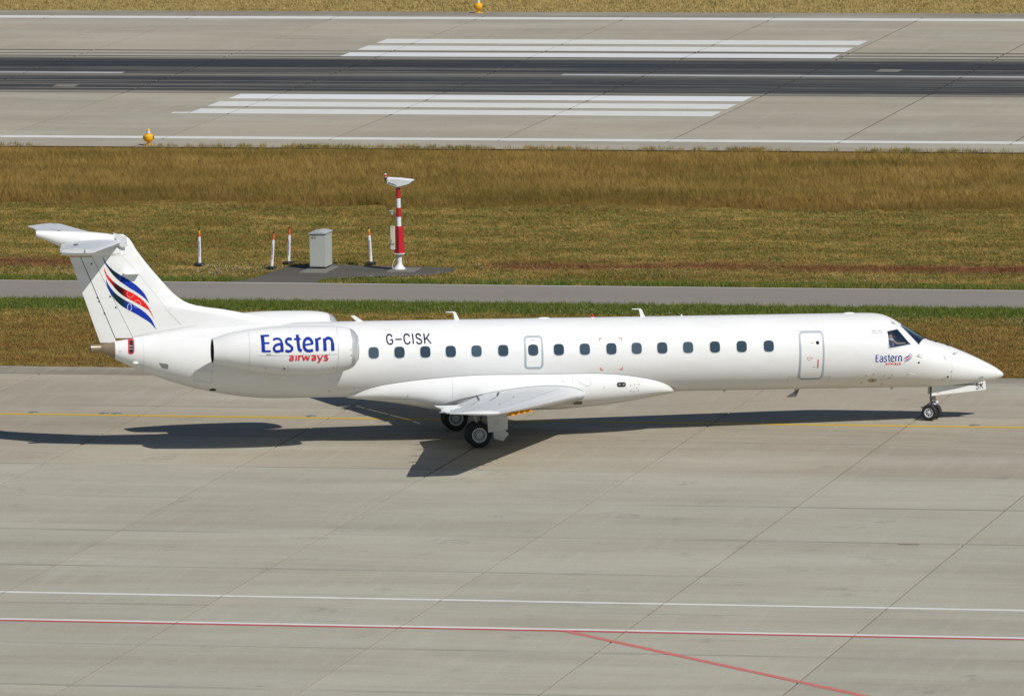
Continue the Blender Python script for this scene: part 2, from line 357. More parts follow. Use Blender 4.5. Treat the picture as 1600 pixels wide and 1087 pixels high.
def grass_mat(name, mode):
    mt, t, b = new_mat(name); p = geo_pos(t)
    sep = t.nodes.new('ShaderNodeSeparateXYZ'); t.links.new(p, sep.inputs[0]); Y = sep.outputs['Y']; X = sep.outputs['X']
    n1 = noise(t, p, .35, 5, .62, .45, 1.3, 1); n2 = noise(t, p, 1.3, 5, .65, .6, 1.2, 1, off=(5, 2, 0)); n3 = noise(t, p, 8, 5, .75)
    if mode == 'tall':
        c = mixc(t, ramp(t, n1, [(.35, 0.0), (.65, 1.0)]), (.235, .145, .036), (.34, .215, .060))
        c = mixc(t, ramp(t, n2, [(.45, 0.0), (.66, .8)]), c, (.50, .33, .11))
        c = mixc(t, ramp(t, noise(t, p, .22, 4, .6, .4, 1.4, 1, off=(40, 3, 0)), [(.44, 0.0), (.62, .75)]), c, (.165, .135, .030))
        c = mixc(t, ramp(t, n3, [(.55, 0.0), (.75, .6)]), c, (.62, .46, .20))
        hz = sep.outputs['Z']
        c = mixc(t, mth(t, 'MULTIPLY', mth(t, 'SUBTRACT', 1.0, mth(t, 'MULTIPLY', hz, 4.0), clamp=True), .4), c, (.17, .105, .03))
    else:
        c = mixc(t, ramp(t, n1, [(.40, 0.0), (.60, 1.0)]), (.245, .160, .042), (.43, .295, .095))
        c = mixc(t, ramp(t, n2, [(.43, 0.0), (.61, .9)]), c, (.155, .155, .036))
        c = mixc(t, ramp(t, noise(t, p, 2.4, 4, .6, .7, 1.3, 1, off=(9, 9, 0)), [(.55, 0.0), (.63, .9)]), c, (.085, .130, .022))
        c = mixc(t, ramp(t, n3, [(.52, 0.0), (.72, .75)]), c, (.52, .40, .17))
        c = mixc(t, ramp(t, noise(t, p, 5, 4, .7, 1, 1, 1, off=(3, 3, 0)), [(.30, .7), (.46, 0.0)]), c, (.08, .06, .016))
        # near strip between road and taxiway is browner
        nb = mth(t, 'MULTIPLY', mth(t, 'SUBTRACT', 31.0, Y), .3, clamp=True)
        c = mixc(t, mth(t, 'MULTIPLY', nb, ramp(t, noise(t, p, .5, 4, .6, .5, 1.3, 1, off=(2, 7, 0)), [(.36, .15), (.62, .85)])), c, (.25, .145, .044))
        # reddish bare soil behind the road
        q = mth(t, 'ABSOLUTE', mth(t, 'SUBTRACT', mth(t, 'ADD', Y, mth(t, 'MULTIPLY_ADD', noise(t, p, .5, 4, .6, .3, 1, 1, off=(1, 1, 3)), 3.0, -1.5)), 46.2))
        soil = mth(t, 'SUBTRACT', 1.0, mth(t, 'DIVIDE', q, 2.0), clamp=True)
        xm = mth(t, 'MAXIMUM', mth(t, 'MULTIPLY', mth(t, 'ADD', X, 10.8), .5, clamp=True), mth(t, 'MULTIPLY', mth(t, 'SUBTRACT', -22.5, X), .5, clamp=True))
        soil = mth(t, 'MULTIPLY', mth(t, 'MULTIPLY', soil, xm), ramp(t, noise(t, p, .28, 4, .6, .35, 1, 1, off=(21, 0, 1)), [(.42, 0.0), (.54, 1.0)]))
        c = mixc(t, mth(t, 'MULTIPLY', soil, .9), c, (.20, .070, .042))
        # green verges along the road
        for yc, wdt in ((40.7, 1.0), (33.2, 1.8)):
            wob = mth(t, 'MULTIPLY_ADD', noise(t, p, .9, 4, .6), 1.8, -.9)
            d = mth(t, 'ABSOLUTE', mth(t, 'SUBTRACT', mth(t, 'ADD', Y, wob), yc))
            k = mth(t, 'DIVIDE', mth(t, 'SUBTRACT', wdt, d), .7, clamp=True)
            c = mixc(t, mth(t, 'MULTIPLY', k, .88), c, mixc(t, ramp(t, n3, [(.3, 0.0), (.7, 1.0)]), (.062, .110, .014), (.165, .215, .045)))
        # paler straw beyond the runway
        fb = mth(t, 'MULTIPLY', mth(t, 'SUBTRACT', Y, 100.0), 1.0, clamp=True)
        c = mixc(t, mth(t, 'MULTIPLY', fb, .75), c, mixc(t, ramp(t, n2, [(.3, 0.0), (.7, 1.0)]), (.52, .40, .18), (.36, .28, .11)))
    t.links.new(c, b.inputs['Base Color']); b.inputs['Roughness'].default_value = .9; b.inputs['Specular IOR Level'].default_value = .12
    return mt
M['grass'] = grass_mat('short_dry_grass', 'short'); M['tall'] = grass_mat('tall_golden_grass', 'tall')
# ================================================================ ground, runway, taxiway, road
def sheet(name, x0, x1, y0, y1, z, mat, parent=None, kind='structure'):
    o = build(name, [(x0, y0, z), (x1, y0, z), (x1, y1, z), (x0, y1, z)], [(0, 1, 2, 3)], mat, parent)
    if kind: o['kind'] = kind
    return o
sheet('ground', -2500, 2500, -1500, 4500, -.06, M['grass'])

def slab_mesh(name, w, d, mat):
    g, h, bv = (.052 if name == 'runway_slab' else .027), .05, .006
    V = []; 
    for z, ins in ((-h, 0), (-bv, 0), (0, bv)):
        V += [(g+ins, g+ins, z), (w-g-ins, g+ins, z), (w-g-ins, d-g-ins, z), (g+ins, d-g-ins, z)]
    F = [(0,1,5,4),(1,2,6,5),(2,3,7,6),(3,0,4,7),(4,5,9,8),(5,6,10,9),(6,7,11,10),(7,4,8,11),(8,9,10,11)]
    me = bpy.data.meshes.new(name); me.from_pydata(V, [], F); me.materials.append(mat); me.update(); return me
def slab_field(base, xs, ys, mat, name='concrete_slab'):
    cache = {}
    for i in range(len(xs)-1):
        for j in range(len(ys)-1):
            w, d = round(xs[i+1]-xs[i], 3), round(ys[j+1]-ys[j], 3)
            if (w, d) not in cache: cache[(w, d)] = slab_mesh(name, w, d, mat)
            o = link_mesh(name, cache[(w, d)], base); o.location = (xs[i], ys[j], rnd.uniform(-.0012, .0012))
TX = [.72 + 6.05*k for k in range(-5, 8)]
TY = [-7 + 6.75*k for k in range(-7, 4)] + [14.1]
taxi = sheet('taxiway', TX[0], TX[-1], TY[0], TY[-1], -.04, M['joint'])
slab_field(taxi, TX, TY, M['taxi'])
sheet('taxiway_surface', -900, TX[0]-.02, TY[0], TY[-1], -.003, M['taxi']); sheet('taxiway_surface', TX[-1]+.02, 900, TY[0], TY[-1], -.003, M['taxi'])
sheet('apron', -900, 900, -600, TY[0]-.02, -.004, M['taxi'])
sheet('taxiway_shoulder', -900, 900, 14.12, 16.0, -.002, M['shoulder'])

RX = [-5.5 + 7.03*k for k in range(-9, 4)]
RY = [90.2] + [96.0 + 5.87*k for k in range(0, 9)] + [149.0]
run = sheet('runway', RX[0], RX[-1], RY[0], RY[-1], -.04, M['joint'])
slab_field(run, RX, RY, M['rwy'], 'runway_slab')
sheet('runway_surface', -1200, RX[0]-.02, RY[0], RY[-1], -.003, M['rwy']); sheet('runway_surface', RX[-1]+.02, 1200, RY[0], RY[-1], -.003, M['rwy'])
sheet('runway_shoulder', -1200, 1200, 87.0, 90.18, -.003, M['rwy'])
sheet('runway_shoulder', -1200, 1200, 149.02, 151.6, -.003, M['shoulder'])
sheet('service_road', -1200, 1200, 34.6, 39.98, -.002, M['road'])

def strip(name, x0, x1, y0, y1, mat, cuts=(), z=.004, wob=0.0, amp=.0):
    """painted strip, cut at the slab joints it crosses"""
    xs = [x0] + [c for c in cuts if x0 < c < x1] + [x1]; V = []; F = []
    for a, b in zip(xs[:-1], xs[1:]):
        a2 = a + (.010 if a != x0 else 0); b2 = b - (.010 if b != x1 else 0)
        k = max(1, int((b2-a2)/.5)) if amp else 1
        n = len(V)
        for i in range(k+1):
            xx = a2+(b2-a2)*i/k; e = rnd.uniform(-amp, amp); f = rnd.uniform(-amp, amp)
            V += [(xx, y0+e, z), (xx, y1+f, z)]
        F += [(n+2*i, n+2*i+2, n+2*i+3, n+2*i+1) for i in range(k)]
    o = build(name, V, F, mat); o['kind'] = 'structure'; return o
strip('taxiway_centre_line', -900, 900, 3.99, 4.30, M['pyellow'], TX, amp=.012)
strip('apron_edge_line', -900, 900, -32.45, -32.18, M['pwhite'], TX, amp=.008)
strip('apron_safety_line', -900, 900, -37.12, -36.86, M['pwhite'], TX, amp=.006)
strip('apron_safety_line', -900, 900, -37.36, -37.125, M['pred'], TX, amp=.006)
# faded red diagonal leaving the safety line
a, b_ = Vector((11.3, -37.30, 0)), Vector((24.9, -50.6, 0)); dv = (b_-a).normalized(); nv = Vector((-dv.y, dv.x, 0))*.115
V = []; k = 60
for i in range(k+1):
    q = a.lerp(b_, i/k); e = rnd.uniform(-.02, .02); V += [(q+nv*(1+e*2))[:2]+(.005,), (q-nv*(1-e*2))[:2]+(.005,)]
build('faded_red_line', V, [(2*i, 2*i+1, 2*i+3, 2*i+2) for i in range(k)], M['pred2'])['kind'] = 'structure'
strip('runway_edge_line', -1200, 1200, 90.3, 91.25, M['pwhite'], RX, amp=.02)
strip('runway_edge_line', -1200, 1200, 147.35, 148.6, M['pwhite'], RX, amp=.02)
for y, yh in ((100.95, 2.1), (104.15, 2.15), (107.55, 2.15), (127.8, 1.95), (131.0, 2.25), (134.5, 2.25)):
    strip('touchdown_zone_stripe', -35.35 + rnd.uniform(-.05, .05), -12.85, y, y+yh, M['pwhite_r'] if 106 < y < 129 else M['pwhite'], RX, z=.005, amp=.015)
for x0, x1 in ((-113.4, -83.4), (-73.2, -43.2), (-23.3, 7.0), (37, 67)):
    strip('runway_centre_line', x0, x1, 119.0, 119.75, M['pwhite_r'], RX, amp=.03)
strip('concrete_patch', -9.7, -8.7, 121.5, 122.7, M['slabgrey'], (), z=.005, amp=.02)
strip('concrete_patch', -44.6, -43.6, 112.6, 113.6, M['slabgrey'], (), z=.005, amp=.05)
strip('old_paint_trace', -36.15, -35.42, 100.95, 101.5, M['pwhite'], (), z=.005, amp=.12)
strip('road_edge_line', -1200, 1200, 39.84, 39.96, M['pwhite'], (), z=.003)
strip('concrete_edge', -1200, 1200, 86.85, 87.02, M['slabgrey'], (), z=.0)
# asphalt pad for the cabinet, widening out of the road
pad = [(-19.6, 39.98), (-17.9, 40.15), (-17.25, 41.2), (-17.12, 42.9), (-17.0, 44.6), (-16.95, 45.3), (-16.2, 45.57), (-14.87, 45.68), (-13.43, 45.44), (-12.03, 45.33), (-10.81, 45.07), (-10.71, 43.78), (-10.91, 42.88), (-11.4, 42.66), (-13.31, 42.09), (-14.17, 41.43), (-14.56, 40.4), (-14.7, 39.98)]
build('cabinet_pad', [(x, y, -.0005) for x, y in pad], [tuple(range(len(pad)))], M['pad'])['kind'] = 'structure'
mb = MB()
mb.box((-15.55, 44.0, .005), (.95, 2.1, .05)); mb.build('cabinet_foundation', M['slabgrey'], bevel=.01)['kind'] = 'structure'
mb = MB(); mb.box((-12.50, 44.2, .005), (1.0, 1.2, .04)); mb.build('mast_foundation', M['slabgrey'], bevel=.01)['kind'] = 'structure'

# ================================================================ grass
def tuft(name, blades, h0, h1, spread, w, mat, seed, lean=.35):
    r = random.Random(seed); V = []; F = []
    for _ in range(blades):
        a = r.uniform(0, 6.283); rr = spread*math.sqrt(r.random()); x, y = rr*math.cos(a), rr*math.sin(a)
        h = r.uniform(h0, h1); la = r.uniform(0, 6.283); ll = r.uniform(.05, lean)*h; wa = r.uniform(0, 3.14)
        dx, dy = math.cos(wa)*w/2, math.sin(wa)*w/2; lx, ly = math.cos(la)*ll, math.sin(la)*ll
        n = len(V)
        V += [(x-dx, y-dy, 0), (x+dx, y+dy, 0), (x+dx*.8+lx*.35, y+dy*.8+ly*.35, h*.6), (x-dx*.8+lx*.35, y-dy*.8+ly*.35, h*.6), (x+lx, y+ly, h)]
        F += [(n, n+1, n+2, n+3), (n+3, n+2, n+4)]
    me = bpy.data.meshes.new(name); me.from_pydata(V, [], F); me.materials.append(mat); me.update()
    return bpy.data.objects.new(name, me)          # never linked: only a source for the instances
def scatter(name, pts, scl, sources, label, cat, seed=1):
    rs = np.random.RandomState(seed); n = len(pts)
    me = bpy.data.meshes.new(name); me.vertices.add(n); me.vertices.foreach_set('co', np.asarray(pts, dtype=np.float32).ravel())
    for an, arr in (('rz', rs.uniform(0, 6.283, n)), ('sc', scl), ('vr', rs.randint(0, len(sources), n).astype(float))):
        at = me.attributes.new(an, 'FLOAT', 'POINT'); at.data.foreach_set('value', np.asarray(arr, dtype=np.float32))
    o = link_mesh(name, me)
    g = bpy.data.node_groups.new(name, 'GeometryNodeTree'); g.interface.new_socket('Geometry', in_out='INPUT', socket_type='NodeSocketGeometry'); g.interface.new_socket('Geometry', in_out='OUTPUT', socket_type='NodeSocketGeometry')
    gi = g.nodes.new('NodeGroupInput'); go = g.nodes.new('NodeGroupOutput'); jn = g.nodes.new('GeometryNodeJoinGeometry')
    def attr(nm):
        a = g.nodes.new('GeometryNodeInputNamedAttribute'); a.data_type = 'FLOAT'; a.inputs[0].default_value = nm; return a.outputs[0]
    m2p = g.nodes.new('GeometryNodeMeshToPoints'); g.links.new(gi.outputs[0], m2p.inputs[0])
    for i, s in enumerate(sources):
        oi = g.nodes.new('GeometryNodeObjectInfo'); oi.inputs[0].default_value = s
        ip = g.nodes.new('GeometryNodeInstanceOnPoints')
        cmp = g.nodes.new('FunctionNodeCompare'); cmp.data_type = 'FLOAT'; cmp.operation = 'EQUAL'; cmp.inputs[1].default_value = float(i); cmp.inputs['Epsilon'].default_value = .1
        g.links.new(attr('vr'), cmp.inputs[0]); g.links.new(cmp.outputs[0], ip.inputs['Selection'])
        g.links.new(m2p.outputs[0], ip.inputs['Points']); g.links.new(oi.outputs['Geometry'], ip.inputs['Instance'])
        cx = g.nodes.new('ShaderNodeCombineXYZ'); g.links.new(attr('rz'), cx.inputs[2]); g.links.new(cx.outputs[0], ip.inputs['Rotation'])
        g.links.new(attr('sc'), ip.inputs['Scale']); g.links.new(ip.outputs[0], jn.inputs[0])
    g.links.new(jn.outputs[0], go.inputs[0])
    md = o.modifiers.new('scatter', 'NODES'); md.node_group = g
    tag(o, label, cat, kind='stuff'); return o
rs = np.random.RandomState(3)
def inside(px, py, poly):
    c = np.zeros(len(px), bool); n = len(poly)
    for i in range(n):
        (x1, y1), (x2, y2) = poly[i], poly[(i+1) % n]
        c ^= ((y1 > py) != (y2 > py)) & (px < (x2-x1)*(py-y1)/(y2-y1+1e-12)+x1)
    return c
def field(n, x0, x1, y0, y1, ragged=0.0):
    p = np.stack([rs.uniform(x0, x1, n), rs.uniform(y0-ragged, y1+ragged, n), np.full(n, -.06)], 1)
    return p
def bandx(y): return (-17 - .43*(y-14) - 9, 16 - .40*(y-14) + 9)   # the strip of ground in view, with a margin
def band(n, y0, y1):
    ym = np.array([y0, y1]); y = rs.uniform(y0, y1, n); a = -26.5 - .2*(y-16)*1.45; b = 24 - .2*(y-16)*.75
    x = a + (b-a)*rs.uniform(0, 1, n); return np.stack([x, y, np.full(n, -.055)], 1)
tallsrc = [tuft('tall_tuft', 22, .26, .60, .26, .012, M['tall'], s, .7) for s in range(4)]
shortsrc = [tuft('short_tuft', 26, .03, .095, .20, .014, M['grass'], 20+s, 1.3) for s in range(4)]
vergesrc = [tuft('verge_tuft', 18, .05, .22, .17, .014, M['grass'], 40+s, .8) for s in range(4)]
p = band(56000, 64.4, 86.6); fr = 65.0 + .5*np.sin(p[:, 0]*.9) + .4*np.sin(p[:, 0]*2.3+1); p = p[p[:, 1] > fr]
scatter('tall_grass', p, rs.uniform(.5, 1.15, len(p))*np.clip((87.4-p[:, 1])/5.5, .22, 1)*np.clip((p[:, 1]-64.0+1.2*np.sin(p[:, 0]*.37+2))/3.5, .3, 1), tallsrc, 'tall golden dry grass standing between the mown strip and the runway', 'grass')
p = band(56000, 40.1, 65.6)
def clear(p):
    k = ~inside(p[:, 0], p[:, 1], pad)
    for cx_, cy_ in ((-20.27, 45.3), (-17.42, 44.55), (-17.2, 46.15), (-14.19, 46.25)): k &= (((p[:, 0]-cx_)/.34)**2 + ((p[:, 1]-cy_+.25)/.55)**2 > 1)
    return p[k]
p = clear(p)
scatter('mown_grass', p, rs.uniform(.6, 1.35, len(p)), shortsrc, 'short mown straw and green grass behind the service road', 'grass', 2)
p = band(46000, 16.1, 34.5)
scatter('mown_grass', p, rs.uniform(.6, 1.35, len(p)), shortsrc, 'short brownish grass between the taxiway and the service road', 'grass', 3)
y = np.concatenate([rs.normal(40.4, .35, 7500), rs.normal(33.5, .8, 14500)]); y = y[((y > 40.0) & (y < 41.5)) | ((y > 31.2) & (y < 34.6))]
x = rs.uniform(-40, 26, len(y)); p = np.stack([x, y, np.full(len(y), -.05)], 1); p = clear(p)
scatter('verge_grass', p, rs.uniform(.5, 1.2, len(p)), vergesrc, 'lush green grass fringing both edges of the service road', 'grass', 4)
p = np.stack([rs.uniform(-85, 15, 34000), rs.uniform(151.7, 190, 34000), np.full(34000, -.05)], 1)
scatter('far_grass', p, rs.uniform(1.0, 2.0, len(p)), shortsrc, 'pale straw coloured grass beyond the runway', 'grass', 5)
# taller green and straw clumps dotted through the mown strips
cl = []
for i in range(210):
    y0_ = rs.uniform(42.5, 66) if i < 150 else rs.uniform(17.5, 31); x0_ = rs.uniform(-36, 26) - .2*(y0_-16); k = rs.randint(5, 26)
    cl.append(np.stack([rs.normal(x0_, rs.uniform(.15, .6), k), rs.normal(y0_, rs.uniform(.12, .4), k), np.full(k, -.05)], 1))
p = clear(np.concatenate(cl)); scatter('grass_clumps', p, rs.uniform(.5, 1.15, len(p)), vergesrc, 'taller clumps of grass dotted over the mown strips', 'grass', 8)
# weeds rooted along the near runway edge
cl = []
for i in range(60):
    cx_ = rs.uniform(-55, 10); k = rs.randint(4, 22)
    cl.append(np.stack([rs.normal(cx_, .55, k), rs.normal(87.1, .16, k), np.full(k, -.02)], 1))
p = np.concatenate(cl); scatter('edge_weeds', p, rs.uniform(.5, 1.25, len(p)), vergesrc, 'green and straw weeds rooted along the near edge of the runway', 'weeds', 6)
# white clover and daisies in the grass by the road
mb = []; V = []; F = []
cen = [(rs.uniform(-34, 20), rs.choice([rs.uniform(41.0, 45.0), rs.uniform(30.0, 33.5), rs.uniform(41.0, 42.5)])) for _ in range(70)] + [(-19.2 + rs.uniform(-1, 1.6), 42.9 + rs.uniform(-1.4, 1.6)) for _ in range(14)]
for cx_, cy_ in cen:
    for _ in range(rs.randint(6, 40)):
        x, y = rs.normal(cx_, .9), rs.normal(cy_, .7)
        if 34.5 < y < 40.1 or inside(np.array([x]), np.array([y]), pad)[0]: continue
        z = rs.uniform(.04, .12); r_ = rs.uniform(.006, .015); n = len(V)
        V += [(x-r_, y, z), (x, y-r_, z), (x+r_, y, z), (x, y+r_, z), (x, y, z+r_), (x, y, z-r_)]
        F += [(n, n+1, n+4), (n+1, n+2, n+4), (n+2, n+3, n+4), (n+3, n, n+4), (n+1, n, n+5), (n+2, n+1, n+5), (n+3, n+2, n+5), (n, n+3, n+5)]
M['flower'] = simple('flower_white', (.62, .62, .55), .8)
tag(build('wild_flowers', V, F, M['flower']), 'tiny white wild flowers scattered in the grass by the service road', 'flowers', kind='stuff')
# ================================================================ the airliner
AC = empty('airliner', (0, 0, 0)); AC.rotation_euler = Euler((0, R(1.15), R(23.0)), 'XYZ')
tag(AC, 'white twin-engine T-tail regional jet with Eastern airways lettering rolling on the taxiway', 'airliner')
def loft(rings, cap=True):
    n = len(rings[0]); V = [p for r_ in rings for p in r_]; F = []
    for i in range(len(rings)-1):
        for j in range(n):
            k = (j+1) % n; F.append((i*n+j, i*n+k, (i+1)*n+k, (i+1)*n+j))
    if cap: F += [tuple(range(n)), tuple(range((len(rings)-1)*n, len(rings)*n))[::-1]]
    return V, F
def fpt(x, th, off=0.0):
    """point on the fuselage: th from the top (0), positive to starboard (-y)"""
    zt, zb, hw, zm = float(f_top(x)), float(f_bot(x)), float(f_hw(x)), float(f_zm(x))
    c, s = math.cos(th), math.sin(th); a = (zt-zm) if c > 0 else (zm-zb)
    nv = Vector((0, -s/max(hw, .02), c/max(a, .02))).normalized()
    return Vector((x, -s*hw, zm + c*a)) + nv*off
def fring(x, n=72, off=0.0): return [fpt(x, 2*math.pi*(j+.5)/n, off) for j in range(n)]
xs = list(np.arange(-10.79, 12.2, .35)) + list(np.arange(12.2, 16.0, .12)) + [16.0+.06*i for i in range(10)] + [16.60, 16.64, 16.67, 16.69, 16.705, 16.715, 16.7195]
fus = build('fuselage', *loft([fring(x) for x in xs]), M['white'], AC, smooth=True, sharp=50)
fus.data.materials.append(M['cabin'])
# --- cockpit: cut the window openings and a cabin behind them
def th_of(x, y): return math.asin(max(-1, min(1, -y/float(f_hw(x)))))
def patch(c4, nu, nv_, off, side):
    """c4: four (x, theta) corners; grid of points on the skin"""
    (a, b, c, d) = c4; P = []
    for i in range(nu+1):
        for j in range(nv_+1):
            u, v = i/nu, j/nv_
            x = (a[0]*(1-u)+b[0]*u)*(1-v)+(d[0]*(1-u)+c[0]*u)*v; t = (a[1]*(1-u)+b[1]*u)*(1-v)+(d[1]*(1-u)+c[1]*u)*v
            if c4 is side_c: t = fix([(x, 0)], [t])[0][1]     # the side window is straight edged in height
            p = fpt(x, t, off); P.append(Vector((p.x, p.y*side, p.z)))
    F = [(i*(nv_+1)+j, (i+1)*(nv_+1)+j, (i+1)*(nv_+1)+j+1, i*(nv_+1)+j+1) for i in range(nu) for j in range(nv_)]
    return P, F
def solid_patch(c4, side, o0, o1, nu=6, nv_=6):
    A, F = patch(c4, nu, nv_, o0, side); B, _ = patch(c4, nu, nv_, o1, side); n = len(A)
    FF = [f for f in F] + [tuple(i+n for i in f[::-1]) for f in F]
    edge = [i*(nv_+1) for i in range(nu+1)] + [nu*(nv_+1)+j for j in range(1, nv_+1)] + [i*(nv_+1)+nv_ for i in range(nu-1, -1, -1)] + [j for j in range(nv_-1, 0, -1)]
    m_ = len(edge); FF += [(edge[k], edge[(k+1) % m_], edge[(k+1) % m_]+n, edge[k]+n) for k in range(m_)]
    return A+B, FF, edge
side_c = [(x, z) for x, y, z in ((12.84, -.876, 3.16), (13.215, -.70, 3.2), (13.60, -.915, 2.74), (12.85, -1.11, 2.64))]
wind_c = [(x, th_of(x, y)) for x, y, z in ((13.46, -.03, 3.25), (14.27, -.03, 2.83), (13.86, -.81, 2.75), (13.38, -.46, 3.22))]
def fix(c4, zs):   # theta past the widest point would be below the centre line
    out = []
    for (x, t), z in zip(c4, zs):
        zt, zb, zm = float(f_top(x)), float(f_bot(x)), float(f_zm(x)); a = (zt-zm) if z > zm else (zm-zb)
        ct = max(-1, min(1, (z-zm)/a)); out.append((x, math.acos(ct)))
    return out

def boolean(o, V, F, mat):
    c = build('cutter', V, F, mat, AC); bpy.context.view_layer.update(); md = o.modifiers.new('b', 'BOOLEAN'); md.object = c; md.operation = 'DIFFERENCE'; md.solver = 'EXACT'
    try: md.material_mode = 'TRANSFER'
    except Exception: pass
    dg = bpy.context.evaluated_depsgraph_get(); me = bpy.data.meshes.new_from_object(o.evaluated_get(dg))
    o.modifiers.clear(); old = o.data; o.data = me; bpy.data.meshes.remove(old); bpy.data.objects.remove(c)
cav = [fring(x, 36, -.07) for x in np.linspace(11.9, 14.35, 14)]
cav = [[Vector((p.x, p.y, max(p.z, 1.95))) for p in r_] for r_ in cav]
boolean(fus, *loft(cav), M['cabin'])
for side in (1, -1):
    for c4 in (side_c, wind_c):
        V, F, e = solid_patch(c4, side, -.16, .06); boolean(fus, V, F, M['cabin'])
fus.data.name = 'fuselage'; fus.data.polygons.foreach_set('use_smooth', [True]*len(fus.data.polygons)); fus.data.set_sharp_from_angle(angle=R(40))
def ribbon3(pts, w, nrm_fn, closed=False):
    """flat band along 3D points lying on a surface; nrm_fn gives the surface normal at each point"""
    V = []; n = len(pts)
    for i in range(n):
        a = pts[(i-1) % n] if (closed or i > 0) else pts[i]; b = pts[(i+1) % n] if (closed or i < n-1) else pts[i]
        t = (b-a).normalized(); s = t.cross(nrm_fn(pts[i])).normalized()*w/2; V += [pts[i]-s, pts[i]+s]
    F = [(2*i, 2*i+1, 2*((i+1) % n)+1, 2*((i+1) % n)) for i in range(n if closed else n-1)]
    return V, F
def fnorm(p):
    x = p.x; hw, zm = float(f_hw(x)), float(f_zm(x)); a = (float(f_top(x))-zm) if p.z > zm else (zm-float(f_bot(x)))
    return Vector((0, p.y/hw**2, (p.z-zm)/a**2)).normalized()
for side in (1, -1):
    for c4, nm in ((side_c, 'cockpit_side_window'), (wind_c, 'windscreen')):
        V, F = patch(c4, 8, 8, -.012, side); pane = build(nm, V, F, M['glass'], AC, smooth=True)
        G, FF, edge = solid_patch(c4, side, .004, .02, 8, 8)
        V, F = ribbon3([G[i] for i in edge], .03 if c4 is side_c else .02, fnorm, True); build('window_frame', V, F, M['wframe'] if c4 is side_c else M['outline'], pane)
# --- generic mapping of flat lettering and outlines onto the skin
def on_fus(side=1, off=.004):
    def f(u, v, e=0.0):
        y = float(fus_y(u, v)); p = Vector((u, -side*y, v)); n = fnorm(p); return p + n*(off+e)
    return f
def catmull(pts, k=6, closed=False):
    pts = [Vector(p) for p in pts]; n = len(pts); out = []
    rng = range(n if closed else n-1)
    for i in rng:
        p0 = pts[(i-1) % n] if (closed or i > 0) else pts[0]*2-pts[1]; p1 = pts[i]; p2 = pts[(i+1) % n]
        p3 = pts[(i+2) % n] if (closed or i+2 < n) else pts[-1]*2-pts[-2]
        for j in range(k):
            t = j/k; out.append(.5*((2*p1)+(p2-p0)*t+(2*p0-5*p1+4*p2-p3)*t*t+(3*p1-p0-3*p2+p3)*t**3))
    if not closed: out.append(pts[-1])
    return out
def strokes_mesh(strokes, fn, sx, sz, x0, z0, mirror=None):
    """strokes: (kind, width, points) in glyph units; fn maps (x, z) onto a surface"""
    V = []; F = []; e = 0.0
    for kind, w, pts in strokes:
        segs = [catmull(pts, 5)] if kind == 'c' else [[Vector(a).lerp(Vector(b), i/4) for i in range(5)] for a, b in zip(pts[:-1], pts[1:])]
        for seg in segs:
            e += .00035; n0 = len(V); m_ = len(seg)
            for i, p in enumerate(seg):
                a = seg[max(0, i-1)]; b = seg[min(m_-1, i+1)]; t = (b-a).normalized(); s = Vector((-t.y, t.x))*w/2
                for q in (p-s, p+s):
                    u = q.x if mirror is None else mirror-q.x
                    V.append(fn(x0+u*sx, z0+q.y*sz, e))
            F += [(n0+2*i, n0+2*i+1, n0+2*i+3, n0+2*i+2) for i in range(m_-1)]
    return V, F
def outline_pts(x0, x1, z0, z1, r, k=5, fill=22):
    c = [(x1-r, z1-r, 0), (x0+r, z1-r, 90), (x0+r, z0+r, 180), (x1-r, z0+r, 270)]; P = []
    for i, (cx_, cz_, a) in enumerate(c):
        arc = [(cx_+r*math.cos(R(a+90*j/k)), cz_+r*math.sin(R(a+90*j/k))) for j in range(k+1)]
        if P:
            l = P[-1]; P += [(l[0]+(arc[0][0]-l[0])*j/fill, l[1]+(arc[0][1]-l[1])*j/fill) for j in range(1, fill)]
        P += arc
    l = P[-1]; P += [(l[0]+(P[0][0]-l[0])*j/fill, l[1]+(P[0][1]-l[1])*j/fill) for j in range(1, fill)]
    return P
def surf_ring(pts2, w, fn, e=0): 
    V = []; n = len(pts2)
    for i in range(n):
        a = Vector(pts2[(i-1) % n]); b = Vector(pts2[(i+1) % n]); t = (b-a).normalized(); s = Vector((-t.y, t.x))*w/2; p = Vector(pts2[i])
        V += [fn(*(p-s), e), fn(*(p+s), e)]
    return V, [(2*i, 2*i+1, 2*((i+1) % n)+1, 2*((i+1) % n)) for i in range(n)]
def surf_poly(pts2, fn, e=0, rows=10):
    """filled convex outline in strips"""
    zs = [p[1] for p in pts2]; z0, z1 = min(zs), max(zs); V = []; n = len(pts2)
    def span(z):
        xs_ = []
        for i in range(n):
            (xa, za), (xb, zb) = pts2[i], pts2[(i+1) % n]
            if (za-z)*(zb-z) <= 0 and za != zb: xs_.append(xa+(xb-xa)*(z-za)/(zb-za))
        return (min(xs_), max(xs_)) if xs_ else None
    for i in range(rows+1):
        z = z0+(z1-z0)*min(max(i/rows, .0005), .9995); a, b = span(z); V += [fn(a, z, e), fn(b, z, e)]
    return V, [(2*i, 2*i+1, 2*i+3, 2*i+2) for i in range(rows)]
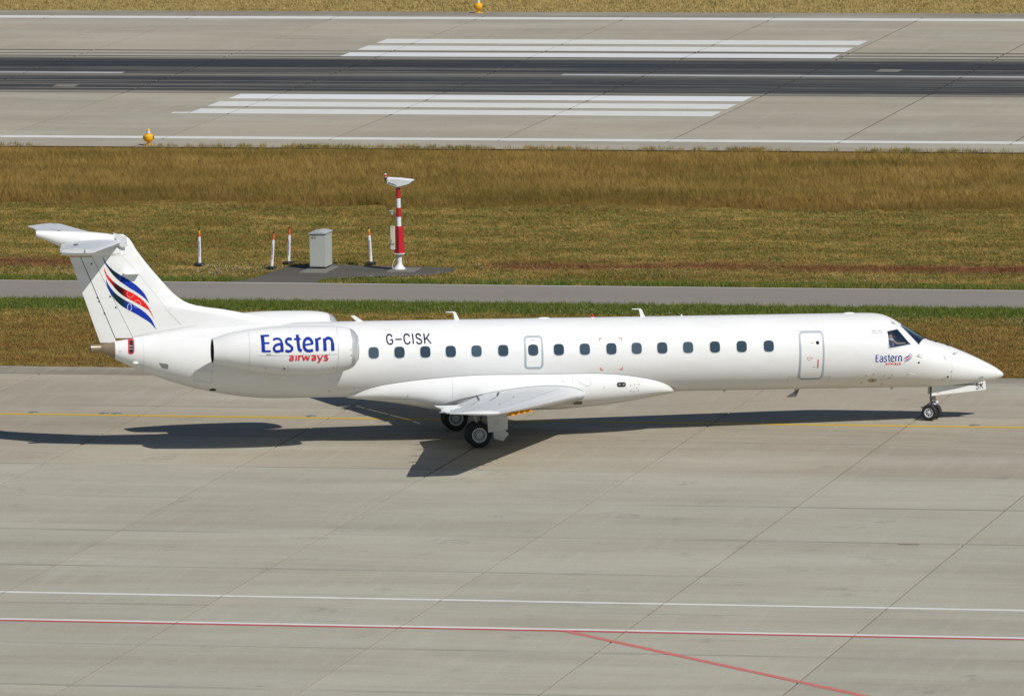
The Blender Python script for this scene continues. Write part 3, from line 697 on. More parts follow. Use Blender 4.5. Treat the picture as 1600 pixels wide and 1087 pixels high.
# --- cabin windows
WX = [-3.05, -2.26, -1.47, -.69, .10, .92, 1.84, 2.63, 3.43, 4.25, 5.03, 5.82, 6.62, 7.45, 8.28, 9.12]
def win_mesh(side):
    fn = on_fus(side, 0.0); sh = lambda a, b: [(a*math.copysign(abs(math.cos(t))**.62, math.cos(t)), 2.785+b*math.copysign(abs(math.sin(t))**.62, math.sin(t))) for t in [2*math.pi*(k+.5)/28 for k in range(28)]]
    o1 = sh(.172, .184); o2 = sh(.158, .170); V = []
    for pts, e in ((o1, -.004), (o1, .007), (o2, .007), (o2, -.004)):
        V += [fn(u, v, e) for u, v in pts]
    n = 28; F = []
    for q in range(3): F += [(q*n+i, q*n+(i+1) % n, (q+1)*n+(i+1) % n, (q+1)*n+i) for i in range(n)]
    return (V, F), surf_poly(sh(.161, .173), fn, .003, 12)
for side in (1, -1):
    fr, pn = win_mesh(side); fmesh = pmesh = None
    for x in WX:
        if side == -1 and abs(x-.92) < .01: pass
        if fmesh is None:
            w_ = build('cabin_window', *pn, M['pane'], AC, smooth=True); f_ = build('window_surround', *fr, M['wframe'], w_, smooth=True, sharp=40); pmesh, fmesh = w_.data, f_.data
        else:
            w_ = link_mesh('cabin_window', pmesh, AC); f_ = link_mesh('window_surround', fmesh, w_)
        w_.location = (x, 0, 0)
# --- doors
def door(name, x0, x1, z0, z1, r, side, w=.058):
    fn = on_fus(side, .003); P = outline_pts(x0, x1, z0, z1, r)
    V, F = surf_poly(P, fn, .003, 24); d = build(name, V, F, M['white'], AC, smooth=True)
    build('door_outline', *surf_ring(P, w, fn, .006), M['outline'], d, smooth=True); return d
ed = [door('overwing_exit_door', 1.60, 2.12, 2.25, 3.17, .09, s) for s in (1, -1)]
for s, d in zip((1, -1), ed):     # its window sits in the panel: lift a fresh pane over the panel
    V, F = surf_poly([(1.84+.155*math.copysign(abs(math.cos(t))**.62, math.cos(t)), 2.785+.168*math.copysign(abs(math.sin(t))**.62, math.sin(t))) for t in [2*math.pi*(k+.5)/28 for k in range(28)]], on_fus(s, 0), .012, 12)
    build('door_window', V, F, M['pane'], d, smooth=True)
    build('exit_marking', *strokes_mesh([('l', 1, [(0, 0), (4, 0)])], on_fus(s, .01), .03, .015, 1.80, 3.07), M['markred'], d)
sd_ = door('service_door', 10.10, 10.82, 1.74, 3.17, .12, 1); pd_ = door('passenger_door', 11.0, 11.72, 1.62, 3.2, .12, -1)
fn = on_fus(1, .008)
cpts = [(10.64+.055*math.cos(t), 2.86+.055*math.sin(t)) for t in [2*math.pi*(k+.5)/20 for k in range(20)]]
build('door_peephole', *surf_poly(cpts, fn, 0, 10), M['navy'], sd_)
build('door_handle', *surf_poly([(10.635, 2.10), (10.665, 2.10), (10.67, 2.36), (10.64, 2.36)], fn, .01, 4), M['markred'], sd_)
build('door_markings', *strokes_mesh([('l', .012, [(10.31, 2.42), (10.33, 2.36)]), ('c', .012, [(10.33, 2.35), (10.38, 2.33), (10.43, 2.36), (10.47, 2.42)]), ('l', .012, [(10.31, 2.425), (10.48, 2.415)]), ('l', .014, [(10.42, 2.85), (10.52, 2.85)]), ('l', .012, [(10.50, 2.12), (10.57, 2.12)])], on_fus(1, .008), 1, 1, 0, 0), M['markred'], sd_)['kind'] = 'stuff'
# --- seams, brackets and small surface marks on the fuselage
sm = []
sm += [('l', .012, [(9.76, 1.62), (9.80, 1.80), (10.08, 1.80)]), ('l', .012, [(10.86, 1.80), (11.08, 1.80), (11.03, 1.62)]), ('l', .014, [(10.02, 3.205), (10.88, 3.205)]),
       ('l', .010, [(-8.46, 2.32), (-7.93, 2.30)]), ('l', .010, [(-7.93, 2.30), (-7.93, 1.93)]), ('l', .010, [(-7.93, 1.93), (-8.45, 1.98)]), ('l', .010, [(-8.45, 1.98), (-8.46, 2.32)])]
for s in (1, -1):
    for k in ((0,), (1,), (2,), (3, 4, 5, 6)): build('panel_seam', *strokes_mesh([sm[i] for i in k], on_fus(s, .003), 1, 1, 0, 0), M['seamlight'], AC)
def hoop(x, w=.010):
    V = []; n = 72
    for j in range(n):
        t = 2*math.pi*j/n; V += [fpt(x-w/2, t, .0025), fpt(x+w/2, t, .0025)]
    return V, [(2*j, 2*j+1, 2*((j+1) % n)+1, 2*((j+1) % n)) for j in range(n)]
for x in (-9.95, 14.92): build('frame_seam', *hoop(x, .008), M['seamlight'], AC)
def fus_dot(name, x, z, rx, rz, mat, side=1, off=.006, parent=None):
    P = [(x+rx*math.cos(t), z+rz*math.sin(t)) for t in [2*math.pi*(k+.5)/12 for k in range(12)]]
    return build(name, *surf_poly(P, on_fus(side, off), 0, 6), mat, parent or AC)
M['vent'] = simple('vent_grey', (.22, .23, .23), .5); M['port'] = simple('static_port_plate', (.42, .37, .29), .45, .4); M['stain'] = simple('orange_marking', (.62, .33, .10), .6)
def fus_quad(name, P, mat, off=.006): return build(name, *surf_poly(P, on_fus(1, off), 0, 6), mat, AC)
fus_quad('air_vent', [(-9.51, 2.53), (-9.23, 2.495), (-9.235, 2.35), (-9.40, 2.37)], M['vent'])
sp_ = fus_dot('static_port', 12.42, 1.64, .15, .06, M['port']); fus_dot('static_port_hole', 12.43, 1.64, .035, .018, M['dark'], off=.009, parent=sp_)
for x, z in ((13.82, 2.19), (14.80, 1.70)): fus_dot('sensor_port', x, z, .035, .03, M['dark'])
for x, z in ((12.18, 1.80), (12.76, 1.81), (12.76, 1.50), (12.1, 1.56)): fus_dot('orange_mark', x, z, .03, .018, M['stain'])
for x, z in ((12.42, 1.86), (13.0, 1.80), (12.95, 1.70), (14.70, 1.66), (14.9, 1.87), (14.63, 1.62)): fus_dot('grey_mark', x, z, .035, .012, M['vent'])
fus_dot('drain_hole', -7.85, 1.67, .10, .045, M['dark']); fus_dot('water_port', -4.35, 1.60, .03, .02, M['seam'])
build('grey_placard', *strokes_mesh([('l', .05, [(14.66, 2.35), (14.72, 2.24)])], on_fus(1, .004), 1, 1, 0, 0), M['seamlight'], AC)
build('small_print', *strokes_mesh([('l', .018, [(12.36, 3.175), (12.50, 3.175)]), ('l', .018, [(12.55, 3.175), (12.68, 3.175)]), ('l', .012, [(12.36, 3.115), (12.58, 3.115)]), ('c', .02, [(12.64, 3.09), (12.67, 3.11), (12.65, 3.13)])], on_fus(1, .004), 1, 1, 0, 0), M['seam'], AC)
build('windscreen_print', *strokes_mesh([('l', .02, [(13.05, 3.40), (13.16, 3.36)]), ('l', .02, [(13.08, 3.36), (13.19, 3.32)])], on_fus(1, .004), 1, 1, 0, 0), M['seam'], AC)
build('orange_flap_mark', *strokes_mesh([('l', .012, [(-10.70, 2.86), (-10.6, 2.86)])], on_fus(1, .004), 1, 1, 0, 0), M['markred'], AC)
# red corner brackets of the break-in area
br = []
for (x, z, dx, dz) in ((3.90, 3.09, 1, -1), (4.58, 3.09, -1, -1), (3.92, 2.15, 1, 1), (4.59, 2.15, -1, 1)):
    br += [('l', .025, [(x, z), (x+dx*.085, z)]), ('l', .025, [(x, z), (x, z+dz*.07)])]
for k in range(4): build('break_in_marking', *strokes_mesh(br[2*k:2*k+2], on_fus(1, .004), 1, 1, 0, 0), M['markred'], AC)
# --- red-rimmed cooling inlet by the tail cone
P = [(-10.325+.075*math.cos(t)+.03*(math.sin(t)), 3.02+.21*math.sin(t)) for t in [2*math.pi*(k+.5)/24 for k in range(24)]]
P = outline_pts(-10.39, -10.24, 2.80, 3.215, .07, 5, 3); P = [(x+(z-3.0)*.06, min(z, float(f_top(x))-.03)) for x, z in P]
inl = build('cooling_inlet', *surf_poly(P, on_fus(1, .004), 0, 16), M['black'], AC)
build('red_inlet_rim', *surf_ring(P, .04, on_fus(1, .010)), M['markred'], inl)
build('inlet_louvre', *strokes_mesh([('l', .02, [(-10.37, 3.02), (-10.27, 3.02)]), ('l', .02, [(-10.375, 2.94), (-10.275, 2.94)])], on_fus(1, .009), 1, 1, 0, 0), M['gearmetal'], inl)['kind'] = 'stuff'
mb = MB(); mb.lathe([(0, -.11), (.03, -.08), (.05, -.02), (.05, .03), (.03, .08), (0, .1)], 'x', (-10.19, -.36, 2.51), 14); mb.build('tail_light_housing', M['white'], AC, True)

# --- tail cone and stinger
tc = [(-10.785, 3.135, 2.60, .262), (-10.95, 3.10, 2.70, .21), (-11.15, 3.065, 2.79, .145), (-11.19, 3.06, 2.80, .13)]
rings = [[(x, h*math.cos(t), (zt+zb)/2+(zt-zb)/2*math.sin(t)) for t in [2*math.pi*j/32 for j in range(32)]] for x, zt, zb, h in tc]
build('tail_cone', *loft(rings), M['hotmetal'], AC, True, 40)
mb = MB(); mb.lathe([(.125, .02), (.118, -.28), (.122, -.31), (.105, -.31), (.10, -.1), (0, -.08)], 'x', (-11.2, 0, 2.935), 28)
o = mb.build('exhaust_stinger', [M['hotmetal'], M['black']], AC, True, 30)

# --- fin: symmetrical aerofoil slices
_le = pchip([3.2, 3.61, 3.94, 4.05, 4.12, 4.23, 4.49, 4.96, 5.46, 5.9, 6.25, 6.37], [-3.6, -5.3, -6.9, -7.45, -7.95, -8.47, -8.91, -9.36, -9.79, -10.12, -10.35, -10.52])
def fin_te(z): return -11.2-(z-3.06)*.355
def fin_y(x, z):
    a = _le(z) - x; b = x - fin_te(z); T = .115 + .045*np.clip((5.9-z)/2.8, 0, 1)
    if z < 4.3: T = T  # dorsal strake keeps the thickness of the fin
    return float(T*min(1, math.sqrt(max(a, 0)/.85))*min(1, (max(b, 0)/1.5)**.75)*1.0)
def fin_body(name, xa, xb, z0, z1, mat=None, parent=AC, nz=26, nx=18, gap=0):
    """xa(z) rear edge, xb(z) front edge"""
    rings = []
    for i in range(nz+1):
        z = z0+(z1-z0)*i/nz; A, B = xa(z), xb(z); r_ = []
        for j in range(nx+1):
            s = j/nx; s = 1-(1-s)**2 if B == float(_le(z)) else s; x = A+(B-A)*s; r_.append((x, -max(fin_y(x, z), .004), z))
        r2 = [(x, -y, z_) for x, y, z_ in r_[::-1]]; rings.append(r_+r2)
    return build(name, *loft(rings), mat or M['white'], parent, True, 30)
l1 = lambda z: -10.74-(z-3.18)*(1.07/2.53); l2 = lambda z: -10.23-(z-3.25)*.5   # hinge lines of the two rudder halves
fin_body('fin', lambda z: l2(z), lambda z: float(_le(z)), 3.15, 5.74, nz=40)
fin_body('fin_tip', lambda z: -10.82, lambda z: float(_le(z)), 5.74, 6.37, nz=12)
fin_body('forward_rudder', lambda z: l1(z)+.012, lambda z: l2(z)-.012, 3.24, 5.70)
fin_body('aft_rudder', lambda z: fin_te(z), lambda z: l1(z)-.012, 3.10, 5.70)
def on_fin(side=1, off=.004): return lambda u, v, e=0.0: Vector((u, -side*(fin_y(u, v)+off+e), v))
# darken the hinge gaps with a core
build('rudder_hinge_core', *loft([[(l1(z)-.05, -.03, z), (l2(z)+.05, -.03, z), (l2(z)+.05, .03, z), (l1(z)-.05, .03, z)] for z in (3.25, 5.69)]), M['dark'], AC)
for s in (1, -1):
    build('fin_seams', *strokes_mesh([('l', .010, [(-9.17, 4.03), (-9.60, 4.60), (-10.06, 5.18), (-10.55, 5.72)]), ('l', .010, [(-10.24, 3.28), (-9.55, 3.41), (-8.75, 3.53), (-8.3, 3.6)]), ('l', .010, [(-9.17, 4.03), (-8.9, 4.32)]), ('l', .010, [(-9.17, 4.03), (-8.78, 3.62)]), ('l', .008, [(-10.80, 5.74), (-10.45, 5.75)]),
        ('c', .005, [(-10.90, 5.50), (-10.86, 5.33), (-10.72, 5.27), (-10.58, 5.34), (-10.53, 5.50), (-10.60, 5.68)])], on_fin(s, .003), 1, 1, 0, 0), M['seamlight'], AC)
for x, z in ((-11.252, 4.358), (-11.09, 3.993), (-10.922, 4.502), (-10.752, 4.17), (-11.48, 5.50), (-11.30, 4.47)):
    P = [(x+.028*math.cos(t), z+.03*math.sin(t)) for t in [2*math.pi*(k+.5)/8 for k in range(8)]]; build('hinge_bolt', *surf_poly(P, on_fin(1, .006), 0, 4), M['dark'], AC)
for s in (1, -1):
    mb = MB(); mb.prism([(-10.79, 6.40), (-10.44, 6.315), (-10.41, 6.02), (-10.60, 6.00), (-10.72, 6.12)], -s*.175, -s*.19); mb.build('fin_root_plate', M['wing'], AC)
# strake like antenna on the fin
for s in (1, -1):
    mb = MB(); V = [(-10.56, 0, 5.205), (-10.03, 0, 5.215), (-10.08, -.26, 5.215), (-10.50, -.26, 5.205)]
    mb.add([(x, s*(y-.08), z) for x, y, z in V]+[(x, s*(y-.08), z-.022) for x, y, z in V], [(0,1,2,3),(7,6,5,4),(0,1,5,4),(1,2,6,5),(2,3,7,6),(3,0,4,7)]); mb.build('fin_antenna', M['white'], AC)
# livery swooshes
SW = {'blue_swoosh': ([(-11.151, 5.74), (-11.076, 5.577), (-10.951, 5.413), (-10.801, 5.274), (-10.601, 5.146), (-10.352, 4.992), (-10.152, 4.852), (-9.976, 4.687), (-9.851, 4.523), (-9.739, 4.284)],
 [(-11.151, 5.74), (-11.101, 5.552), (-10.976, 5.351), (-10.826, 5.149), (-10.652, 4.984), (-10.427, 4.819), (-10.227, 4.691), (-10.052, 4.576), (-9.876, 4.436), (-9.739, 4.284)]),
 'red_swoosh': ([(-11.106, 5.39), (-11.026, 5.202), (-10.902, 5.038), (-10.752, 4.899), (-10.527, 4.746), (-10.227, 4.591), (-10.002, 4.438), (-9.826, 4.26), (-9.701, 4.058), (-9.589, 3.807)],
 [(-11.106, 5.39), (-11.076, 5.203), (-10.977, 5.014), (-10.852, 4.85), (-10.702, 4.673), (-10.502, 4.508), (-10.252, 4.367), (-9.977, 4.213), (-9.751, 4.059), (-9.589, 3.807)]),
 'lower_blue_swoosh': ([(-11.046, 5.04), (-10.977, 4.877), (-10.852, 4.701), (-10.702, 4.549), (-10.477, 4.395), (-10.227, 4.254), (-10.002, 4.113), (-9.802, 3.948), (-9.651, 3.758), (-9.526, 3.481)],
 [(-11.046, 5.04), (-11.014, 4.828), (-10.927, 4.627), (-10.777, 4.413), (-10.577, 4.222), (-10.352, 4.081), (-10.102, 3.952), (-9.877, 3.811), (-9.702, 3.684), (-9.526, 3.481)])}
def swoosh_mat(name, c, dark, xc, w=.30):
    mt, t, b = new_mat(name); tc_ = t.nodes.new('ShaderNodeTexCoord').outputs['Object']; sp = t.nodes.new('ShaderNodeSeparateXYZ'); t.links.new(tc_, sp.inputs[0])
    k = mth(t, 'SUBTRACT', 1.0, mth(t, 'DIVIDE', mth(t, 'ABSOLUTE', mth(t, 'SUBTRACT', sp.outputs[0], xc)), w), clamp=True)
    k = mth(t, 'SMOOTH_MIN', mth(t, 'MULTIPLY', k, 1.6), 1.0, .3)
    t.links.new(mixc(t, mth(t, 'MULTIPLY', k, 1.0, clamp=True), c, dark), b.inputs['Base Color']); b.inputs['Roughness'].default_value = .65; b.inputs['Specular IOR Level'].default_value = .08; return mt
SM = {'blue_swoosh': swoosh_mat('blue_swoosh_print', (.012, .040, .36), (.008, .022, .035), -10.82), 'red_swoosh': swoosh_mat('red_swoosh_print', (.75, .022, .02), (.03, .008, .008), -10.66), 'lower_blue_swoosh': swoosh_mat('lower_blue_swoosh_print', (.012, .040, .36), (.008, .028, .035), -10.66)}
for s in (1, -1):
    for nm, (u, l) in SW.items():
        U_ = catmull(u, 4); L_ = catmull(l, 4); f = on_fin(s, .005); V = []
        for a, b in zip(U_, L_):
            if (a.y < b.y): a, b = b, a
            V += [f(b.x, b.y), f((a.x+b.x)/2, (a.y+b.y)/2), f(a.x, a.y)]
        n = len(U_); F = []
        for i in range(n-1): F += [(3*i, 3*i+1, 3*i+4, 3*i+3), (3*i+1, 3*i+2, 3*i+5, 3*i+4)]
        build(nm.replace('lower_', ''), V, F, SM[nm], AC)
f = on_fin(1, .009)
ring = lambda cx_, cz_, a, b: [(cx_+a*math.cos(t), cz_+b*math.sin(t)) for t in [2*math.pi*k/20 for k in range(20)]]
for cx_, cz_, a, b, w in ((-10.314, 4.58, .10, .11, .006), (-10.11, 4.27, .11, .11, .007), (-10.34, 4.17, .06, .11, .014)): build('tail_ring_mark', *surf_ring(ring(cx_, cz_, a, b), w, f), M['white'], AC)

# --- bullet fairing, under fairing
def ellipse_loft(name, st, mat, n=32, parent=AC, pw=1.0, y0=0):
    rings = [[(x, y0+h*math.copysign(abs(math.cos(t))**pw, math.cos(t)), (zt+zb)/2+(zt-zb)/2*math.copysign(abs(math.sin(t))**pw, math.sin(t))) for t in [2*math.pi*(j+.5)/n for j in range(n)]] for x, zt, zb, h in st]
    return build(name, *loft(rings), mat, parent, True, 40)
bl = ellipse_loft('tail_bullet_fairing', [(-13.16, 6.515, 6.345, .08), (-12.9, 6.51, 6.24, .125), (-12.5, 6.50, 6.06, .18), (-12.1, 6.49, 5.95, .22), (-11.5, 6.455, 5.92, .24), (-11.0, 6.40, 5.94, .22), (-10.80, 6.36, 5.95, .18)], M['white'])
mb = MB(); mb.lathe([(0, 0), (.05, 0), (.05, .03)], 'x', (-13.165, 0, 6.43), 16); mb.build('tail_light', M['black'], bl)
ellipse_loft('lower_tail_fairing', [(-12.38, 6.03, 5.77, .05), (-12.1, 6.04, 5.745, .12), (-11.5, 6.04, 5.735, .15), (-10.9, 6.04, 5.735, .15), (-10.6, 6.0, 5.74, .11)], M['white'], pw=.6)

# --- aerofoil lofts for tailplane and wings
def foil(n=14, t=.12, cam=.0):
    up, lo = [], []
    for i in range(n+1):
        s = (1-math.cos(math.pi*i/n))/2; y = 5*t*(.2969*math.sqrt(s)-.126*s-.3516*s**2+.2843*s**3-.1036*s**4); c = cam*4*s*(1-s)
        up.append((s, c+y)); lo.append((s, c-y))
    return up[::-1] + lo[1:-1]          # from the trailing edge over the top to the nose and back
def wing_part(name, st, side, mat, parent=AC, s0=0.0, s1=1.0, tilt=None, smooth=True, n=16):
    """st: y, xLE, xTE, zLE, zTE, thickness, camber; keeps the chord range s0..s1"""
    rings = []
    for y, xl, xt, zl, zt, t, cam in st:
        up, lo = [], []
        for i in range(n+1):
            q = (1-math.cos(math.pi*i/n))/2 if s0 == 0 else i/n
            s = s0+(s1-s0)*q; h = 5*t*(.2969*math.sqrt(s)-.126*s-.3516*s**2+.2843*s**3-.1036*s**4); c = cam*4*s*(1-s); ch = xl-xt
            up.append((s, c+h)); lo.append((s, c-h))
        loop = up[::-1] + (lo[1:] if s0 == 0 else lo)
        r_ = []
        for s, h in loop:
            ch = xl-xt; p = Vector((xl-ch*s, -side*y, zl+(zt-zl)*s+ch*h))
            if tilt:
                ang, sp_ = tilt; hx = xl-ch*s0; hz = zl+(zt-zl)*s0; d = p.x-hx
                dz = p.z-hz; p = Vector((hx+d*math.cos(ang)+dz*math.sin(ang)-sp_, p.y, hz-(-d)*math.sin(ang)+dz*math.cos(ang)-.0))
            r_.append(p)
        rings.append(r_)
    return build(name, *loft(rings), mat, parent, smooth, 32)
lerp = lambda a, b, t: a+(b-a)*t
def stab_st(y):
    t = y/3.77; return (y, lerp(-10.55, -11.83, t), lerp(-12.38, -12.93, t), lerp(6.14, 6.27, t), lerp(6.15, 6.31, t), .105, 0)
for side in (1, -1):
    wing_part('tailplane', [stab_st(y) for y in (.0, 1.2, 2.4, 3.45)], side, M['wing'], s1=.68)
    el = wing_part('elevator', [stab_st(y) for y in (.28, 1.2, 2.4, 3.45)], side, M['wing'], s0=.69, tilt=(R(4), 0))
    wing_part('tailplane_tip', [stab_st(y) for y in (3.45, 3.77)], side, M['wing'], s1=.30)
    wing_part('elevator_horn', [stab_st(y) for y in (3.46, 3.79)], side, M['wing'], s0=.34, tilt=(R(4), 0), parent=el)
    mb = MB(); mb.lathe([(0, -.10), (.035, -.05), (.045, 0), (.035, .05), (0, .10)], 'x', (-12.2, -side*2.0, 6.27), 10); mb.build('elevator_actuator_fairing', M['dark'], el, True)

# --- wings
def wle(y): return 3.45-(y-1.15)*.481 + .28*max(0, (1.9-y)/.75)*0
def wte(y): return -1.05-max(0, y-3.4)*.158 - .02*(y-1.15)
def wst(y):
    zl = 1.40+(y-1.15)*.0685; zt = 1.17+(y-1.15)*.096
    tt = lerp(.14, .105, min(1, (y-1)/9)); cam = .012
    return (y, wle(y), wte(y), zl, zt, tt, cam)
def tipst(): 
    out = []
    for k in range(1, 6):
        a = k/5; y = 9.86+.17*math.sin(a*math.pi/2); s = wst(9.86); sh = .55*(1-math.cos(a*math.pi/2)); out.append((y, s[1]-sh*.9-.05*a, s[2], s[3]+.012*a, s[4]+.012*a, s[5]*(1-.85*a**2), s[6]))
    return out
for side in (1, -1):
    wg = wing_part('wing', [wst(y) for y in (.6, 1.15, 2, 3.4, 5, 6.6, 8.2, 9.86)], side, M['wing'], s1=.74, n=22)
    wing_part('wing_tip', [wst(9.87)] + tipst(), side, M['wing'], n=16)
    wing_part('inboard_flap', [wst(y) for y in (1.22, 2.2, 3.35)], side, M['wing'], s0=.755, tilt=(R(12), .03), n=8)
    wing_part('outboard_flap', [wst(y) for y in (3.42, 5.0, 6.95)], side, M['wing'], s0=.755, tilt=(R(10), .02), n=8)
    wing_part('aileron', [wst(y) for y in (7.02, 8.2, 9.84)], side, M['wing'], s0=.75, tilt=(R(-2), 0), n=8)
    # spoiler panels, slightly proud of the upper skin, and dark slots
    def up_z(y, s):
        _, xl, xt, zl, zt, t, cam = wst(y); h = 5*t*(.2969*math.sqrt(s)-.126*s-.3516*s**2+.2843*s**3-.1036*s**4); return Vector((xl-(xl-xt)*s, -side*y, zl+(zt-zl)*s+(xl-xt)*(h+cam*4*s*(1-s))))
    for y0, y1 in ((1.6, 3.2), (3.55, 5.1)):
        V = [up_z(y, s)+Vector((0, 0, e)) for e in (.010, -.01) for y, s in ((y0, .60), (y1, .60), (y1, .735), (y0, .735))]
        build('spoiler', V, [(0,1,2,3),(7,6,5,4),(0,1,5,4),(1,2,6,5),(2,3,7,6),(3,0,4,7)], M['wing'], AC)
        V = [up_z(y, s)+Vector((0, 0, .004)) for y, s in ((y0-.03, .585), (y1+.03, .585), (y1+.03, .60), (y0-.03, .60))]; build('spoiler_gap', V, [(0,1,2,3)], M['dark'], AC)
    V = [up_z(y, s)+Vector((0, 0, .012)) for y, s in ((1.30, .70), (1.50, .70), (1.50, .88), (1.30, .86))]; build('walkway_slot', V, [(0,1,2,3)], M['dark'], AC)
    # access panel lines and walkway marks on the upper skin
    def skin_line(pts, w_, nm, mt_):
        P3 = [up_z(y, q)+Vector((0, 0, .005)) for (ya, qa), (yb, qb) in zip(pts[:-1], pts[1:]) for y, q in [(ya+(yb-ya)*k/8, qa+(qb-qa)*k/8) for k in range(9)]]
        P4 = [P3[0]]
        for q_ in P3[1:]:
            if (q_-P4[-1]).length > 1e-4: P4.append(q_)
        build(nm, *ribbon3(P4, w_, lambda p_: Vector((0, 0, 1))), mt_, AC)
    skin_line([(1.5, .16), (9.6, .16)], .012, 'wing_skin_seam', M['seamlight']); skin_line([(1.5, .58), (9.7, .60)], .012, 'wing_skin_seam', M['seamlight'])
    skin_line([(3.4, .17), (3.4, .58)], .010, 'wing_skin_seam', M['seamlight']); skin_line([(6.2, .17), (6.2, .58)], .010, 'wing_skin_seam', M['seamlight'])
    skin_line([(4.2, .40), (5.1, .36)], .05, 'fuel_cap_mark', M['outline']); skin_line([(7.2, .35), (7.9, .30)], .04, 'wing_scuff_mark', M['outline'])
    # flap track fairings
    for y in (2.1, 3.4, 4.9, 6.4):
        _, xl, xt, zl, zt, t, cam = wst(y); c = xl-xt; mb = MB()
        st = [(xt-.28, zt+.0, .012, .015), (xt-.10, zt-.05, .035, .06), (xt+.25*c, zt-.10+.10*c*.1, .06, .085), (xt+.45*c, zt-.03, .03, .03)]
        rings = [[(x, -side*y+h*math.cos(a), z+hz*math.sin(a)) for a in [2*math.pi*j/12 for j in range(12)]] for x, z, h, hz in st]
        build('flap_track_fairing', *loft(rings), M['wing'], AC, True, 50)
    # polished leading edge strip with de-icing band
    st = []
    for y in (1.9, 3.4, 5, 6.6, 8.2, 9.84):
        _, xl, xt, zl, zt, t, cam = wst(y); c = xl-xt; r_ = []
        for s_, sg in ((.035, 1), (.018, 1), (.006, 1), (0, 1), (.006, -1), (.018, -1), (.035, -1)):
            h = sg*5*t*(.2969*math.sqrt(s_)-.126*s_); r_.append(Vector((xl-c*s_+.004, -side*y, zl+(zt-zl)*s_+c*(h+cam*4*s_)+.003*sg)))
        st.append(r_)
    n = 7; V = [p for r_ in st for p in r_]; F = [(i*n+j, i*n+j+1, (i+1)*n+j+1, (i+1)*n+j) for i in range(len(st)-1) for j in range(n-1)]
    build('leading_edge_strip', V, F, simple('leading_edge_metal', (.72, .73, .73), .38, .5) if side == 1 else bpy.data.materials['leading_edge_metal'], AC, True)
    # navigation light in the tip nose
    s_ = wst(9.9); mb = MB(); mb.lathe([(0, -.10), (.022, -.07), (.035, 0), (.022, .07), (0, .10)], 'x', (s_[1]-.18, -side*9.93, s_[3]+.01), 12); mb.build('navigation_light', M['greylens'] if side == 1 else M['redlens'], AC, True)
    # orange saw-tooth row under the leading edge
    for k in range(4):
        y = 6.55+.58*k; x = wle(y)-.16; z = wst(y)[3]-.085
        mb = MB(); mb.add([(x-.13, -side*(y-.04), z-.085), (x+.13, -side*(y-.04), z-.085), (x+.13, -side*(y+.04), z-.085), (x-.13, -side*(y+.04), z-.085), (x, -side*y, z+.055)], [(0,1,2,3),(0,1,4),(1,2,4),(2,3,4),(3,0,4)])
        mb.build('orange_vortex_tooth', M['orange'], AC)

# --- belly fairing
b_top = pchip([-3.75, -2.73, -2.14, -1.75, -.65, .41, 1.59, 3.56, 4.46, 5.10, 5.75, 6.15, 6.42], [1.44, 1.77, 1.86, 1.91, 2.0, 2.045, 2.035, 2.03, 1.98, 1.89, 1.74, 1.57, 1.40])
b_bot = pchip([-3.75, -2.55, -1.96, -1.36, -.85, .5, 2.55, 3.38, 4.67, 5.54, 6.42], [1.325, 1.19, 1.10, .98, .895, .86, .86, .91, 1.04, 1.18, 1.33])
b_bulge = pchip([-3.75, -2.5, -1, 0, 3.6, 5.2, 6.42], [.0, .06, .13, .15, .15, .08, .0])
def fair_pt(x, q):
    """q from 0 at the seam to 1 at the keel"""
    zt, zb = float(b_top(x)), float(b_bot(x)); zk = lerp(zt, zb, .40); yt = float(fus_y(x, zt))+.012
    ym = float(fus_y(x, max(zk, f_bot(x)+.02)))+.012; ym = max(ym, yt-.02)+float(b_bulge(x))
    if q < .35:
        k = q/.35; return Vector((x, -(yt+(ym-yt)*math.sin(k*math.pi/2)), zt+(zk-zt)*k))
    a = (q-.35)/.65*math.pi/2; return Vector((x, -ym*math.cos(a)**.72, zk-(zk-zb)*math.sin(a)**.9))
rings = []
for x in np.concatenate([np.linspace(-3.72, -2.6, 10), np.linspace(-2.4, 5.0, 30), np.linspace(5.15, 6.41, 14)]):
    h = [fair_pt(x, q) for q in [0, .06, .12, .18, .24, .30, .35, .42, .50, .58, .66, .74, .82, .90, .96, 1.0]]
    rings.append(h + [Vector((p.x, -p.y, p.z)) for p in h[-2::-1]])
build('belly_fairing', *loft(rings), M['white'], AC, True, 45)
V = []; xs2 = np.linspace(-3.7, 6.40, 90)
for s in (1, -1):
    P3 = [Vector((x, -s*(float(fus_y(x, b_top(x)+.008))+.004), float(b_top(x))+.008)) for x in xs2]; build('fairing_seam', *ribbon3(P3, .016, fnorm), M['seam'], AC)
def on_fair(off=.005):
    def f(u, v, e=0.0):
        lo, hi = 0.0, 1.0
        for _ in range(24):
            md = (lo+hi)/2
            if fair_pt(u, md).z > v: lo = md
            else: hi = md
        p = fair_pt(u, lo); p2 = fair_pt(u, min(1, lo+.01)); t = (p2-p); nn = Vector((0, t.z, -t.y)); nn = nn.normalized() if nn.length > 0 else Vector((0, -1, 0))
        if nn.y > 0: nn = -nn
        return p + nn*(off+e)
    return f
ff = on_fair()
build('fairing_panel_seams', *strokes_mesh([('l', .010, [(-.64, 1.97), (-.64, 1.3)]), ('l', .010, [(3.05, 2.0), (3.05, 1.72)]), ('c', .010, [(3.25, 1.90), (3.52, 1.90), (3.60, 1.85), (3.60, 1.72), (3.52, 1.68), (3.38, 1.72), (3.22, 1.82), (3.25, 1.90)]), ('l', .008, [(3.05, 1.35), (3.05, .98)]), ('l', .010, [(-3.0, 1.35), (-1.4, 1.35)])], ff, 1, 1, 0, 0), M['seamlight'], AC)
